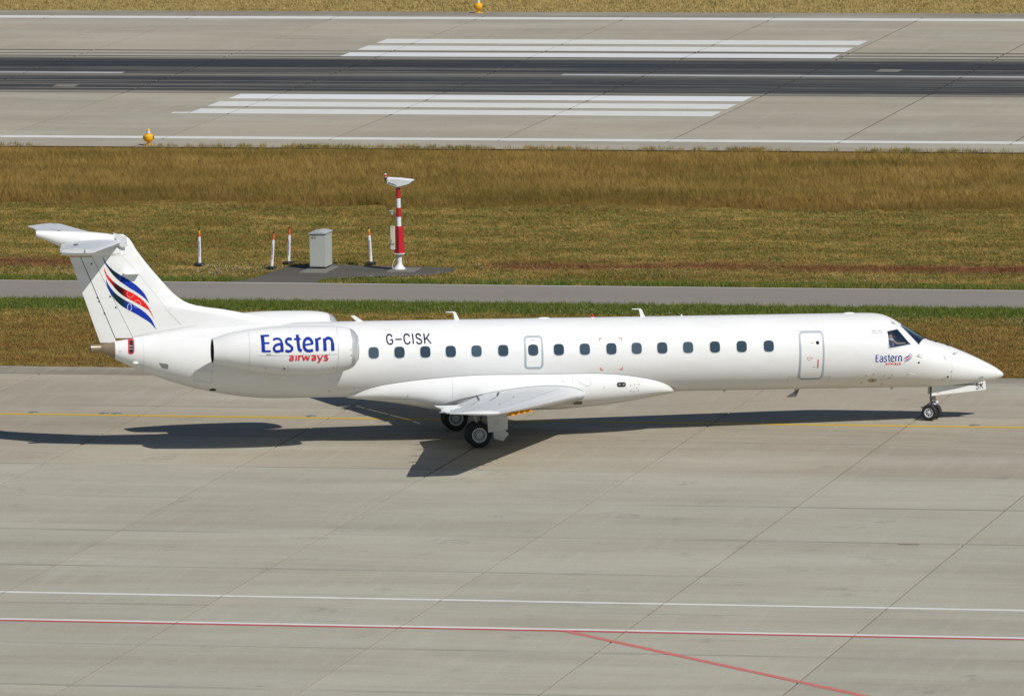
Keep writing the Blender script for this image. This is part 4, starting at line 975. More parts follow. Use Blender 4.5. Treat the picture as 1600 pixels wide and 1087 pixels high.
for s in (1, -1):
    P3 = []
    for x in np.linspace(-.9, 3.38, 50):
        y = 1.2
        for _ in range(4):
            _, xl, xt, zl, zt, t, cam_ = wst(y); q = min(1, max(0, (xl-x)/(xl-xt))); h = 5*t*(.2969*math.sqrt(q)-.126*q-.3516*q**2+.2843*q**3-.1036*q**4); z = zl+(zt-zl)*q+(xl-xt)*(h+cam_*4*q*(1-q)); p = ff(x, z); y = -p.y
        P3.append(Vector((x, -s*(y+.012), z+.014)))
    build('wing_root_seam', *ribbon3(P3, .02, lambda p_: Vector((0, -s*.7, .7))), M['seam'], AC)
P = outline_pts(4.42, 4.70, 1.62, 1.76, .05)
iv = build('belly_inlet', *surf_poly(P, on_fair(.006), 0, 6), M['black'], AC)
for x in (4.50, 4.63): P = [(x+.035*math.cos(t), 1.69+.035*math.sin(t)) for t in [2*math.pi*(k+.5)/10 for k in range(10)]]; build('inlet_bolt', *surf_poly(P, on_fair(.010), 0, 4), M['vent'], iv)
build('belly_grille', *surf_poly(outline_pts(3.10, 3.38, 1.09, 1.19, .02), on_fair(.006), 0, 4), simple('brown_grille', (.16, .12, .09), .7), AC)
for x, z in ((2.75, 1.83), (4.02, 1.62), (4.85, 1.66), (4.97, 1.68), (5.05, 1.58), (5.12, 1.68), (4.86, 1.50), (4.96, 1.47), (-2.0, 1.45), (5.1, 1.50)):
    P = [(x+.02*math.cos(t), z+.02*math.sin(t)) for t in [2*math.pi*(k+.5)/8 for k in range(8)]]; build('fastener_mark', *surf_poly(P, on_fair(.006), 0, 4), M['seam'], AC)

# --- engines
nz_top = pchip([-8.1, -7.57, -6.7, -6.0, -5.3, -4.6, -4.2, -3.92, -3.78, -3.71], [3.40, 3.56, 3.69, 3.735, 3.745, 3.735, 3.705, 3.64, 3.56, 3.44])
nz_bot = pchip([-8.1, -7.57, -6.7, -6.0, -5.3, -4.6, -4.2, -3.92, -3.78, -3.71], [2.645, 2.53, 2.36, 2.26, 2.225, 2.27, 2.34, 2.43, 2.53, 2.66])
NY = 2.0
def nac_pt(x, t, off=0.0, side=1):
    zt, zb = float(nz_top(x)), float(nz_bot(x)); r_ = (zt-zb)/2
    return Vector((x, -side*(NY + (r_*.985+off)*math.sin(t)), (zt+zb)/2+(r_+off)*math.cos(t)))
def on_nac(side=1, off=.005):
    def f(u, v, e=0.0):
        zt, zb = float(nz_top(u)), float(nz_bot(u)); r_ = (zt-zb)/2; c = max(-1, min(1, (v-(zt+zb)/2)/r_)); return nac_pt(u, math.acos(c), off+e, side)
    return f
for side in (1, -1):
    n = 64; T = [2*math.pi*j/n for j in range(n)]
    body = [[nac_pt(x, t, 0, side) for t in T] for x in [-8.1+.1*k for k in range(42)] + [-3.95]]
    def circ(x, r_, zc=3.03): return [Vector((x, -side*(NY+r_*math.sin(t)), zc+r_*math.cos(t))) for t in T]
    en = build('engine_nacelle', *loft([circ(-7.3, .30), circ(-8.09, .365)] + body, cap=False), M['white'], AC, True, 35)
    lip = [[nac_pt(x, t, 0, side) for t in T] for x in (-3.95, -3.93, -3.88, -3.80, -3.75, -3.715)] + [circ(-3.70, .40, 3.05), circ(-3.74, .37, 3.05), circ(-3.95, .35, 3.05), circ(-4.1, .345, 3.05)]
    build('intake_lip', *loft(lip, cap=False), M['metal'], en, True, 60)
    build('intake_duct', *loft([circ(-4.1, .345, 3.05), circ(-4.75, .36, 3.05)], cap=False), M['inlet'], en, True)
    mb = MB(); mb.tube((-4.80, -side*NY, 3.05), (-4.82, -side*NY, 3.05), .36, n=32); mb.build('fan_case', M['dark'], en)
    mb = MB()
    for k in range(24):
        a = 2*math.pi*k/24; ca, sa = math.cos(a), math.sin(a); tv = Vector((0, -sa, ca)); rv = Vector((0, ca, sa)); c0 = Vector((-4.72, -side*NY, 3.05))
        mb.add([c0+rv*.09+tv*.010+Vector((.02, 0, 0)), c0+rv*.09-tv*.014-Vector((.02, 0, 0)), c0+rv*.345-tv*.045-Vector((.03, 0, 0)), c0+rv*.345+tv*.03+Vector((.03, 0, 0))], [(0, 1, 2, 3)])
    mb.build('fan_blades', M['gearmetal'], en)
    mb = MB(); mb.lathe([(0, .26), (.05, .2), (.09, .08), (.10, 0), (0, -.01)], 'x', (-4.72, -side*NY, 3.05), 20); mb.build('fan_spinner', M['gearmetal'], en, True)
    mb = MB(); mb.tube((-7.32, -side*NY, 3.03), (-7.35, -side*NY, 3.03), .31, n=32); mb.build('exhaust_core', M['black'], en)
    mb = MB(); mb.lathe([(.302, 0), (.362, -.78), (.368, -.78), (.31, 0)], 'x', (-7.3, -side*NY, 3.03), 48); mb.build('exhaust_duct', M['black'], en, True, 30)
    # pylon
    st = [(y, -4.9, -7.1, 3.06, 3.06, .13, 0) for y in (.8, 1.5)]; wing_part('engine_pylon', st, side, M['white'])
    # seams and details
    S = []
    for x in (-7.05, -4.38): 
        zt, zb = float(nz_top(x)), float(nz_bot(x)); S.append(('l', .010, [(x, zt-.05-(zt-zb-.1)*k/10) for k in range(11)]))
    S.append(('l', .009, [(-6.83+k*.245, 2.945+.008*k*.2) for k in range(11)]))
    S += [('l', .009, [(-6.37+1.0*0+.0, 2.95), (-6.37, 2.99)]), ('l', .008, [(-5.45, 2.96), (-5.45, 3.02)]), ('l', .008, [(-4.65, 2.96), (-4.65, 3.02)])]
    build('nacelle_seams', *strokes_mesh(S, on_nac(side, .003), 1, 1, 0, 0), M['seamlight'], en)
    for x, z, r_ in ((-6.0, 2.53, .03), (-6.05, 2.60, .012), (-5.9, 2.60, .012), (-3.98, 2.90, .02)):
        P = [(x+r_*math.cos(t), z+r_*math.sin(t)) for t in [2*math.pi*(k+.5)/10 for k in range(10)]]; build('nacelle_port', *surf_poly(P, on_nac(side, .006), 0, 4), M['black'], en)
    for x, z in ((-6.55, 2.53), (-4.50, 2.53), (-3.98, 3.08)):
        P = [(x+.014*math.cos(t), z+.03*math.sin(t)) for t in [2*math.pi*(k+.5)/8 for k in range(8)]]; build('orange_mark', *surf_poly(P, on_nac(side, .006), 0, 4), M['stain'], en)
    build('nacelle_vent', *strokes_mesh([('l', .035, [(-6.56, 2.97), (-6.42, 2.98)])], on_nac(side, .006), 1, 1, 0, 0), M['seam'], en)
    build('nacelle_print', *strokes_mesh([('l', .014, [(-6.10, 2.46), (-5.95, 2.462)]), ('l', .014, [(-5.90, 2.46), (-5.82, 2.46)]), ('l', .012, [(-6.15, 2.47), (-6.17, 2.47)])], on_nac(side, .004), 1, 1, 0, 0), M['seamlight'], en)

# --- lettering
EAST = [('l', 46, [(26, 0), (23, 243)]), ('l', 23, [(23, 230), (128, 234)]), ('l', 22, [(30, 131), (122, 131)]), ('l', 25, [(28, 12), (138, 14)]),
  ('c', 27, [(182, 172), (205, 186), (240, 192), (280, 186), (305, 160), (311, 120), (313, 40), (314, 4)]), ('l', 40, [(309, 130), (312, 2)]),
  ('c', 32, [(300, 118), (255, 112), (212, 96), (188, 62), (194, 28), (222, 10), (262, 12), (300, 26)]),
  ('c', 33, [(468, 176), (435, 189), (398, 182), (378, 155), (392, 122), (428, 98), (460, 72), (466, 42), (445, 18), (405, 10), (360, 20)]),
  ('c', 40, [(560, 243), (562, 150), (568, 70), (580, 30), (614, 16)]), ('l', 24, [(503, 182), (606, 186)]),
  ('l', 23, [(655, 98), (795, 116)]), ('c', 37, [(778, 112), (774, 150), (748, 182), (708, 190), (668, 165), (650, 112), (655, 60), (682, 24), (728, 12), (788, 22)]),
  ('l', 43, [(853, 8), (851, 190)]), ('c', 29, [(856, 150), (872, 176), (920, 191)]),
  ('l', 44, [(976, 8), (974, 186)]), ('c', 36, [(985, 166), (1015, 186), (1050, 188), (1082, 168), (1094, 125), (1096, 60), (1096, 8)]), ('l', 44, [(1096, 120), (1097, 8)])]
AIRW = [('c', 17, [(6, 66), (28, 78), (52, 74), (60, 56), (61, 2)]), ('c', 17, [(60, 46), (28, 40), (10, 24), (20, 6), (42, 6), (60, 22)]), ('l', 18, [(110, 0), (110, 80)]),
  ('l', 18, [(150, 0), (150, 80)]), ('c', 17, [(152, 50), (165, 70), (194, 76)]), ('l', 17, [(204, 80), (230, 2)]), ('l', 17, [(230, 2), (260, 74)]), ('l', 17, [(260, 74), (290, 2)]), ('l', 17, [(290, 2), (316, 80)]),
  ('c', 17, [(350, 66), (372, 78), (398, 74), (408, 56), (410, 2)]), ('c', 17, [(408, 46), (376, 40), (358, 24), (366, 6), (388, 6), (408, 22)]),
  ('l', 18, [(442, 80), (482, 4)]), ('c', 18, [(524, 80), (486, 4), (472, -20), (446, -22)]),
  ('c', 17, [(604, 66), (580, 78), (556, 70), (560, 50), (584, 40), (604, 26), (596, 6), (570, 2), (544, 12)])]
EASTB = [(k_, w_*1.14, p_) for k_, w_, p_ in EAST]; AIRWB = [(k_, w_*1.2, p_) for k_, w_, p_ in AIRW]
GC = {'G': ('c', [(46, 46), (38, 58), (25, 62), (11, 56), (4, 42), (4, 20), (11, 5), (25, -1), (39, 4), (46, 16), (46, 27)]), 'C': ('c', [(46, 46), (38, 58), (24, 62), (10, 56), (3, 42), (3, 20), (10, 5), (24, -1), (38, 4), (46, 15)])}
REG = [('c', 10.5, GC['G'][1]), ('l', 9, [(28, 28), (48, 28)]), ('l', 9, [(67, 30), (118, 30)])] + [('c', 10.5, [(x+133, y) for x, y in GC['C'][1]])] + [('l', 10.5, [(203, -2), (203, 64)])]
Sg = [(266, 48), (256, 59), (243, 62), (231, 55), (230, 43), (239, 35), (255, 27), (267, 17), (263, 4), (249, -1), (236, 2), (227, 13)]
Kg = [('l', 11, [(291, -2), (291, 64)]), ('l', 9.5, [(333, 64), (297, 26)]), ('l', 9.5, [(307, 36), (338, -2)])]
REG += [('c', 10.5, Sg)] + Kg
SWS = [[(-.0, 0), (8, 10), (20, 18), (30, 22), (40, 32), (48, 46)], ]
for s in (1, -1):
    mr = None if s == 1 else 1118
    x0 = -6.70
    nac = [o for o in AC.children if o.name.startswith('engine_nacelle')][0 if s == 1 else 1]
    build('airline_name_lettering', *strokes_mesh(EASTB, on_nac(s, .010), .001955, .00200, x0, 3.05, mr), M['blue'], nac)
    build('airways_lettering', *strokes_mesh(AIRWB, on_nac(s, .010), .00194, .00195, -5.88, 2.785, None if s == 1 else 612-420), M['red'], nac)
    build('registration_lettering', *strokes_mesh(REG, on_fus(s, .004), .00401, .0043, -2.63, 3.03, None if s == 1 else 338), M['navy'], AC)
    build('airline_name_lettering', *strokes_mesh(EAST, on_fus(s, .004), .00075, .00090, 12.44, 2.245, None if s == 1 else 1118), M['blue'], AC)
    build('airways_lettering', *strokes_mesh(AIRW, on_fus(s, .004), .00080, .0008, 12.76, 2.145, None if s == 1 else 612), M['red'], AC)
    fn = on_fus(s, .004)
    for k, (mt_, ox, oz) in enumerate((('blue', 0, .10), ('red', .02, .055), ('blue', .03, 0.0))):
        pts = [(0, 0), (.045, .05), (.10, .085), (.16, .115), (.22, .16), (.27, .235)]; c = catmull(pts, 4); V = []; n = len(c)
        for i, p in enumerate(c):
            w = .0165*math.sin(math.pi*i/(n-1))**.6+.001; u = 13.315+ox+p.x; v = 2.185+oz+p.y
            if s == -1: u = 13.315+.32-(ox+p.x)
            V += [fn(u, v-w, 0), fn(u, v+w, 0)]
        build(mt_+'_swoosh', V, [(2*i, 2*i+1, 2*i+3, 2*i+2) for i in range(n-1)], M[mt_], AC)

# --- antennas, probes
def blade(name, pts, y=0, th=.03, mat='white'):
    mb = MB(); mb.prism(pts, y-th/2, y+th/2); return mb.build(name, M[mat], AC, bevel=0)
blade('blade_antenna', [(-3.38, 3.60), (-3.15, 3.60), (-3.46, 3.80), (-3.58, 3.80)])
for x in (-.32, 5.42): blade('whip_antenna', [(x-.06, 3.60), (x+.09, 3.60), (x-.02, 3.83), (x-.06, 3.87), (x-.33, 3.87), (x-.33, 3.85), (x-.11, 3.84)])
ellipse_loft('dome_antenna', [(2.16, 3.62, 3.60, .01), (2.25, 3.65, 3.58, .05), (2.38, 3.655, 3.58, .06), (2.5, 3.645, 3.58, .05), (2.58, 3.62, 3.60, .01)], M['white'], 16)
ellipse_loft('dome_antenna', [(11.65, 3.62, 3.60, .01), (11.75, 3.65, 3.58, .05), (11.95, 3.65, 3.58, .05), (12.05, 3.62, 3.60, .01)], M['white'], 16)
mb = MB(); mb.lathe([(.05, -.04), (.05, .05), (.035, .09), (0, .11)], 'z', (3.86, 0, 3.62), 14); mb.build('red_beacon', M['redlens'], AC, True)
mb = MB(); mb.lathe([(.06, -.05), (.06, .025), (0, .03)], 'z', (3.86, 0, 3.61), 14); mb.build('beacon_base', M['white'], AC, True)
mb = MB(); mb.lathe([(.03, -.04), (.03, .04), (0, .06)], 'z', (6.63, 0, 3.62), 10); mb.build('small_antenna', M['white'], AC)
blade('belly_antenna', [(10.16, 1.36), (10.34, 1.36), (10.24, 1.12), (9.93, 1.09), (9.93, 1.07), (10.20, 1.07)], mat='gearmetal')
blade('belly_antenna', [(7.95, 1.36), (8.08, 1.36), (7.98, 1.27), (7.94, 1.27)], mat='gearmetal')
blade('belly_antenna', [(13.18, 1.36), (13.28, 1.36), (13.22, 1.26), (13.17, 1.26)], mat='gearmetal')
blade('belly_antenna', [(11.50, 1.36), (11.85, 1.36), (11.84, 1.305), (11.52, 1.305)], mat='white')
mb = MB(); mb.lathe([(.05, 0), (.05, -.10), (.03, -.14), (0, -.15)][::-1], 'z', (1.42, 0, .86), 12); mb.build('belly_beacon', simple('dark_beacon_glass', (.05, .015, .015), .2), AC, True)
for s in (1, -1):
    p = fpt(13.80, 1.36, 0); mb = MB(); q = Vector((p.x, p.y*s if s == -1 else p.y, p.z))
    for x, z, l, d in ((13.81, 2.44, .16, -.02), (15.02, 2.40, .12, .03), (13.52, 1.88, .20, -.05)):
        y = -s*float(fus_y(x, z)); mb = MB(); mb.tube((x, y, z), (x+.02, y-s*.07, z), .018, .012, 8); mb.tube((x-.03, y-s*.07, z-.0), (x+l, y-s*.075, z+d), .013, .008, 8)
        mb.build('pitot_probe', M['strutmetal'], AC)
for x in (14.55, 14.93): mb = MB(); mb.box((x, -.06, float(f_top(x))+.015), (.10, .05, .05)); mb.build('wiper_post', M['black'], AC)
for s in (1, -1):
    a = fpt(14.30, s*.02, .03); b = fpt(13.72, s*.30, .035); mb = MB(); mb.tube(a, b, .013, .010, 6); mb.tube(fpt(14.40, s*.10, -.01), a, .02, .015, 6); mb.build('windscreen_wiper', M['black'], AC)
fus_quad('taxi_light_panel', [(15.83, 1.60), (16.0, 1.63), (15.97, 1.66), (15.86, 1.63)], M['vent'], .005)

# --- landing gear
def wheel(name, c, r_, w, steer=0.0, spokes=True, side=1):
    """tyre with its rim as a sub-part; axle along local y"""
    rr = r_*.60; mb = MB()
    prof = [(rr*.96, -w*.36), (rr, -w*.42), (rr*1.10, -w*.47), (r_*.80, -w*.5), (r_*.92, -w*.46), (r_*.98, -w*.33), (r_, -w*.20), (r_*.994, -w*.16), (r_*.994, -w*.14), (r_, -w*.10), (r_, -w*.02), (r_*.994, -w*.0)]
    prof = prof + [(a, -b) for a, b in prof[::-1][1:]] + [(rr*.96, -w*.36)]
    mb.lathe(prof, 'y', (0, 0, 0), 40); t = mb.build(name, M['tyre'], AC, True, 50); t.location = c; t.rotation_euler = (0, 0, steer)
    mb = MB()
    for sg in (1, -1):
        f = w*.40*sg
        mb.lathe([(rr*.98, f*.6), (rr*.98, f), (rr*.86, f*1.02), (rr*.80, f*.86), (rr*.78, f*.6)], 'y', (0, 0, 0), 36)
        mb.lathe([(rr*.34, f*.5), (rr*.32, f*1.0), (rr*.18, f*1.15), (0, f*1.18)], 'y', (0, 0, 0), 24)
        ns = 18 if spokes else 9
        for k in range(ns):
            a = 2*math.pi*k/ns; rot = Matrix.Rotation(a, 3, 'Y'); mb.box(rot @ Vector((rr*.56, 0, 0)) + Vector((0, f*.72, 0)), (rr*.56, w*.12, rr*(.085 if spokes else .15)), rot)
    rim = mb.build('rim', M['rim'], t, True, 30)
    mb = MB(); mb.tube((0, -w*.20, 0), (0, w*.20, 0), rr*.97, n=32); mb.build('brake_disc', M['black'], t); return t
for s in (1, -1):
    for dy in (-.21, .21): wheel('main_wheel', (-.02, -s*(2.05+dy), .383), .383, .24, 0, True, s)
    mb = MB(); y = -s*2.05
    mb.tube((.28, y, 1.45), (.30, y, .86), .085, .075, 16); mb.tube((.30, y, .90), (.02, y, .40), .065, .06, 14); mb.tube((-.02, y-.33, .383), (-.02, y+.33, .383), .05, n=14)
    mb.tube((.02, y, .52), (-.20, y, 1.25), .045, .055, 14); mb.tube((.28, y, 1.0), (-.28, y+.0, 1.20), .03, n=8); mb.tube((.30, y, 1.05), (.30, y+s*1.0, 1.25), .04, n=10)
    mb.lathe([(0, -.06), (.10, -.06), (.10, .06), (0, .06)], 'y', (.24, y, .80), 16)
    mb.build('main_gear_leg', M['gearmetal'], AC, True, 35)
    mb = MB(); mb.tube((.10, y-s*.06, 1.25), (.06, y-s*.06, .62), .012, n=6); mb.tube((.12, y+s*.05, 1.25), (.02, y+s*.04, .50), .010, n=6); mb.build('hydraulic_line', M['black'], AC)
    # outer leg door with a kink, and the small lower door
    Yd = -s*2.52
    mb = MB(); mb.prism([(.165, 1.22), (.80, 1.22), (.81, .565), (.215, .485)], Yd-.012, Yd+.012); d = mb.build('main_gear_door', M['white'], AC)
    mb = MB()
    for z, l in ((.86, .13), (.82, .16), (.78, .15), (.745, .15)): mb.box((.46, Yd-s*.014, z), (l, .003, .014))
    mb.build('door_print', M['seamlight'], d)
    mb = MB(); P1 = [(.38, .49), (.70, .57), (.86, .42), (.70, .20), (.42, .28)]
    V = [(x, Yd+s*(.04+.10*((.57-z)/.4)), z) for x, z in P1]; V2 = [(x, y_+s*.02, z) for x, y_, z in V]; n = 5
    mb.add(V+V2, [tuple(range(5)), tuple(range(5, 10))[::-1]] + [(i, (i+1) % 5, 5+(i+1) % 5, 5+i) for i in range(5)]); mb.build('lower_gear_door', M['white'], AC)
    mb = MB(); mb.tube((.45, y-s*.1, .62), (.52, Yd, .70), .02, n=8); mb.tube((.30, y, .95), (.35, Yd, .98), .02, n=8); mb.build('door_link', M['gearmetal'], AC)
# nose gear
GZ = .2911; NX = 14.50; st_ = R(-33)
for s in (1, -1):
    c = Vector((NX, 0, GZ+.246)) + Matrix.Rotation(st_, 3, 'Z') @ Vector((-.03, -s*.19, 0)); wheel('nose_wheel', c, .246, .17, st_, False, s)
mb = MB(); rz = Matrix.Rotation(st_, 3, 'Z')
def P_(x, y, z): v = rz @ Vector((x, y, 0)); return Vector((NX+v.x, v.y, z))
mb.tube((NX-.02, 0, 1.45), (NX, 0, 1.0), .075, .07, 14); mb.tube((NX, 0, 1.0), (NX, 0, .66), .05, .045, 12); mb.tube((NX, 0, .70), P_(-.03, 0, .537), .045, .04, 10); mb.tube(P_(-.03, -.26, .537), P_(-.03, .26, .537), .028, n=10)
mb.lathe([(.06, -.05), (.095, -.04), (.095, .04), (.06, .05)], 'z', (NX, 0, .98), 16)
mb.build('nose_gear_strut', M['strutmetal'], AC, True, 35)
mb = MB(); mb.tube(P_(-.05, 0, .84), P_(-.30, 0, .66), .022, n=8); mb.tube(P_(-.30, 0, .66), P_(-.05, 0, .58), .022, n=8); mb.box(P_(-.33, 0, .66), (.07, .10, .05), rz); mb.build('torque_link', M['gearmetal'], AC)
mb = MB()
for dy in (-.09, .09): mb.lathe([(0, -.03), (.05, -.03), (.065, .03), (.06, .045), (0, .04)], 'x', (NX+.10, dy, .84), 14)
mb.box((NX+.06, 0, .80), (.10, .24, .05)); mb.box((NX+.02, 0, .90), (.14, .16, .05)); mb.build('taxi_light', M['rim'], AC, True, 30)
mb = MB(); mb.tube((NX-.07, -.05, 1.35), (NX-.05, -.06, .75), .012, n=6); mb.tube((NX-.08, .03, 1.35), (NX-.06, .05, .8), .012, n=6); mb.tube((NX+.06, .05, 1.3), (NX+.07, .03, .85), .01, n=6); mb.build('hydraulic_line', M['black'], AC)
for s in (1, -1):
    Yd = -s*.27; mb = MB(); mb.prism([(14.41, 1.36), (15.2, 1.375), (16.08, 1.50), (16.11, 1.235), (15.3, 1.155), (14.66, 1.10), (14.40, 1.06)], Yd-.010, Yd+.010); d = mb.build('nose_gear_door', M['white'], AC)
    f = (lambda Yd, s: lambda u, v, e=0.0: Vector((u, Yd-s*(.013+e), v)))(Yd, s)
    x0 = 15.80; SK = [('c', 9, [(x-227, y) for x, y in Sg])] + [(k_, 9, [(x-227, y) for x, y in p_]) for k_, w_, p_ in Kg]
    if s == 1: V, F = strokes_mesh(SK, f, .00205, .0028, 15.79, 1.262)
    else: V, F = strokes_mesh(SK, f, .00205, .00245, 15.79, 1.275, 108)
    V = [Vector((v.x, v.y, v.z+(v.x-15.9)*.08)) for v in V]; build('registration_lettering', V, F, M['navy'], d)
    mb = MB(); mb.box((14.62, Yd-s*.012, 1.16), (.12, .003, .03)); mb.box((15.1, Yd-s*.012, 1.18), (.10, .003, .010)); mb.build('door_print', M['seamlight'], d)
mb = MB(); mb.box((15.2, 0, 1.40), (1.6, .6, .02)); mb.build('nose_gear_bay', M['dark'], AC)

# --- cockpit interior
mb = MB(); mb.box((13.05, 0, 1.99), (2.0, 1.6, .05)); mb.build('cockpit_floor', M['dark'], AC)
mb = MB(); mb.prism([(13.70, 2.0), (14.1, 2.0), (14.1, 2.66), (13.95, 2.72), (13.72, 2.66)], -.66, .66); mb.build('instrument_panel', M['seatcloth'], AC)
for s in (1, -1):
    seat = MB(); seat.box((12.82, -s*.50, 2.28), (.46, .46, .12)); seat.box((12.56, -s*.50, 2.62), (.10, .44, .70), Matrix.Rotation(R(-10), 3, 'Y')); seat.box((12.80, -s*.50, 2.12), (.30, .30, .22)); seat.build('pilot_seat', M['seatcloth'], AC, bevel=.03)
# ================================================================ the pilot
def skin_body(verts, edges, radii, levels=2, root=0):
    me = bpy.data.meshes.new('b'); me.from_pydata(verts, edges, []); o = bpy.data.objects.new('b', me); col.objects.link(o)
    sk = o.modifiers.new('skin', 'SKIN'); sub = o.modifiers.new('sub', 'SUBSURF'); sub.levels = levels; sub.render_levels = levels
    for i, r_ in enumerate(radii):
        v = me.skin_vertices[0].data[i]; v.radius = (r_, r_) if not isinstance(r_, tuple) else r_; v.use_root = (i == root)
    dg = bpy.context.evaluated_depsgraph_get(); m2 = bpy.data.meshes.new_from_object(o.evaluated_get(dg)); bpy.data.objects.remove(o); bpy.data.meshes.remove(me)
    m2.polygons.foreach_set('use_smooth', [True]*len(m2.polygons)); return m2
bpy.context.view_layer.update()
PI_ = empty('person', (0, 0, 0)); PI_.matrix_world = AC.matrix_world.copy()
SH = Vector((.18, -.08, .02)); seatp = Vector((12.80, -.50, 2.36)); base_w = AC.matrix_world @ (seatp+SH); PI_.location = base_w
tag(PI_, 'pilot in a white short-sleeved shirt reaching forward behind the cockpit side window', 'person')
def rel(p): return tuple(Vector(p)-seatp)
SKV = [(12.80, -.50, 2.42), (12.79, -.50, 2.60), (12.78, -.50, 2.78), (12.79, -.50, 2.92), (12.82, -.50, 3.02), (12.85, -.50, 3.12), (12.86, -.50, 3.20),
       (12.80, -.66, 2.88), (12.98, -.76, 2.74), (13.22, -.72, 2.74), (13.40, -.62, 2.78), (12.80, -.34, 2.88), (12.94, -.26, 2.66), (13.20, -.28, 2.62), (13.38, -.34, 2.68),
       (12.82, -.60, 2.40), (13.24, -.62, 2.44), (13.30, -.62, 2.08), (12.82, -.40, 2.40), (13.24, -.38, 2.44), (13.30, -.38, 2.08)]
SKE = [(0, 1), (1, 2), (2, 3), (3, 4), (4, 5), (5, 6), (3, 7), (7, 8), (8, 9), (9, 10), (3, 11), (11, 12), (12, 13), (13, 14), (0, 15), (15, 16), (16, 17), (0, 18), (18, 19), (19, 20)]
SKR = [(.13, .15), (.12, .14), (.12, .16), (.07, .09), .052, (.085, .075), (.075, .07), .062, .045, .034, .026, .062, .045, .034, .026, .08, .06, .045, .08, .06, .045]
body = link_mesh('body', skin_body([rel(v) for v in SKV], SKE, SKR), PI_); body.data.materials.append(M['skin'])
sh = skin_body([rel(v) for v in (SKV[0], SKV[1], SKV[2], SKV[3], SKV[7], (12.90, -.72, 2.80), SKV[11], (12.88, -.30, 2.77))], [(0, 1), (1, 2), (2, 3), (3, 4), (4, 5), (3, 6), (6, 7)], [(.15, .17), (.14, .16), (.14, .18), (.085, .11), .078, .066, .078, .066])
sh.materials.append(M['shirt']); link_mesh('shirt', sh, PI_)
tr = skin_body([rel(v) for v in (SKV[0], SKV[15], SKV[16], SKV[17], SKV[18], SKV[19], SKV[20])], [(0, 1), (1, 2), (2, 3), (0, 4), (4, 5), (5, 6)], [(.15, .16), .095, .075, .06, .095, .075, .06]); tr.materials.append(M['trousers']); link_mesh('trousers', tr, PI_)
mb = MB(); c = Vector(rel((12.85, -.50, 3.15)))
mb.lathe([(0, .135), (.05, .128), (.085, .10), (.10, .05), (.10, .0), (.09, -.01)], 'z', (c.x-.012, c.y, c.z), 20); mb.build('hair', M['hair'], PI_, True)
mb = MB(); mb.lathe([(0, .02), (.014, .0), (.018, -.02), (0, -.03)], 'z', (c.x+.092, c.y, c.z-.02), 8); mb.build('nose', M['skin'], PI_, True)
for s in (1, -1):
    mb = MB(); mb.lathe([(0, .011), (.011, 0), (0, -.011)], 'z', (c.x+.078, c.y+s*.032, c.z+.012), 8); mb.build('eye', M['dark'], PI_, True)
    hand = Vector(rel((13.40, -.62, 2.78) if s == 1 else (13.38, -.34, 2.68)))
    for k in range(5):
        dy = (k-2)*.017; l = (.05, .075, .082, .076, .06)[k]; a = hand+Vector((.02, dy, .004)); b2 = a+Vector((l*.6, dy*.4, -.004)); c2 = b2+Vector((l*.4, 0, -.022))
        mb = MB(); mb.tube(a, b2, .0085, .008, 6); mb.tube(b2, c2, .008, .0065, 6); mb.build('finger' if k else 'thumb', M['skin'], PI_, True)

# ================================================================ sensor mast
def thing(name, label, cat, loc, rz=0, group=None):
    o = empty(name, loc, rz); return tag(o, label, cat, group)
MT = thing('sensor_mast', 'red and white banded sensor mast with a white hooded sensor on top', 'mast', (-12.68, 44.32, .015))
mb = MB(); mb.lathe([(0, 0), (.215, 0), (.215, .03), (.19, .05), (.13, .13), (.095, .19), (.09, .24), (.09, .53), (.12, .55), (.21, .555), (.21, .575), (0, .58)], 'z', (0, 0, 0), 28); mb.build('mast_base', M['mastwhite'], MT, True, 35)
mb = MB()
for k in range(6):
    a = R(60*k+15); mb.lathe([(0, -.015), (.016, -.015), (.016, .02), (0, .022)], 'z', (.175*math.cos(a), .175*math.sin(a), .055), 8)
mb.build('anchor_bolt', M['gearmetal'], MT)
def sq(z, w, rz): return [Vector((w*math.cos(R(a+rz)), w*math.sin(R(a+rz)), z)) for a in (0, 90, 180, 270)]
V, F = loft([sq(.58, .175, 8), sq(.62, .175, 8), sq(1.54, .125, 8)]); bx = build('mast_housing', V, F, M['mastred'], MT)
mb = MB()
for a in (0, 90, 180, 270):
    c, s_ = math.cos(R(a+8)), math.sin(R(a+8)); mb.add([(c*.10, s_*.10, .60), (c*.19, s_*.19, .60), (c*.14, s_*.14, 1.54), (c*.09, s_*.09, 1.54), (c*.10-s_*.012, s_*.10+c*.012, .60), (c*.19-s_*.012, s_*.19+c*.012, .60), (c*.14-s_*.012, s_*.14+c*.012, 1.54), (c*.09-s_*.012, s_*.09+c*.012, 1.54)], [(0,1,2,3),(7,6,5,4),(0,1,5,4),(1,2,6,5),(2,3,7,6),(3,0,4,7)])
mb.build('housing_rib', M['mastred'], bx)
for k, (z0, z1) in enumerate(((1.54, 1.87), (1.87, 2.20), (2.20, 2.53), (2.53, 2.88))):
    mb = MB(); mb.tube((0, 0, z0), (0, 0, z1), .088 - .004*k, .085-.004*k, 24); mb.build('pole_band', M['mastwhite'] if k % 2 == 0 else M['mastred'], MT, True, 35)
mb = MB(); mb.tube((0, 0, 2.87), (0, 0, 2.96), .05, n=14); mb.box((.0, 0, 2.965), (.22, .12, .02)); mb.box((-.12, 0, 3.02), (.05, .05, .14)); mb.build('head_bracket', M['strutmetal'], MT)
hd = []
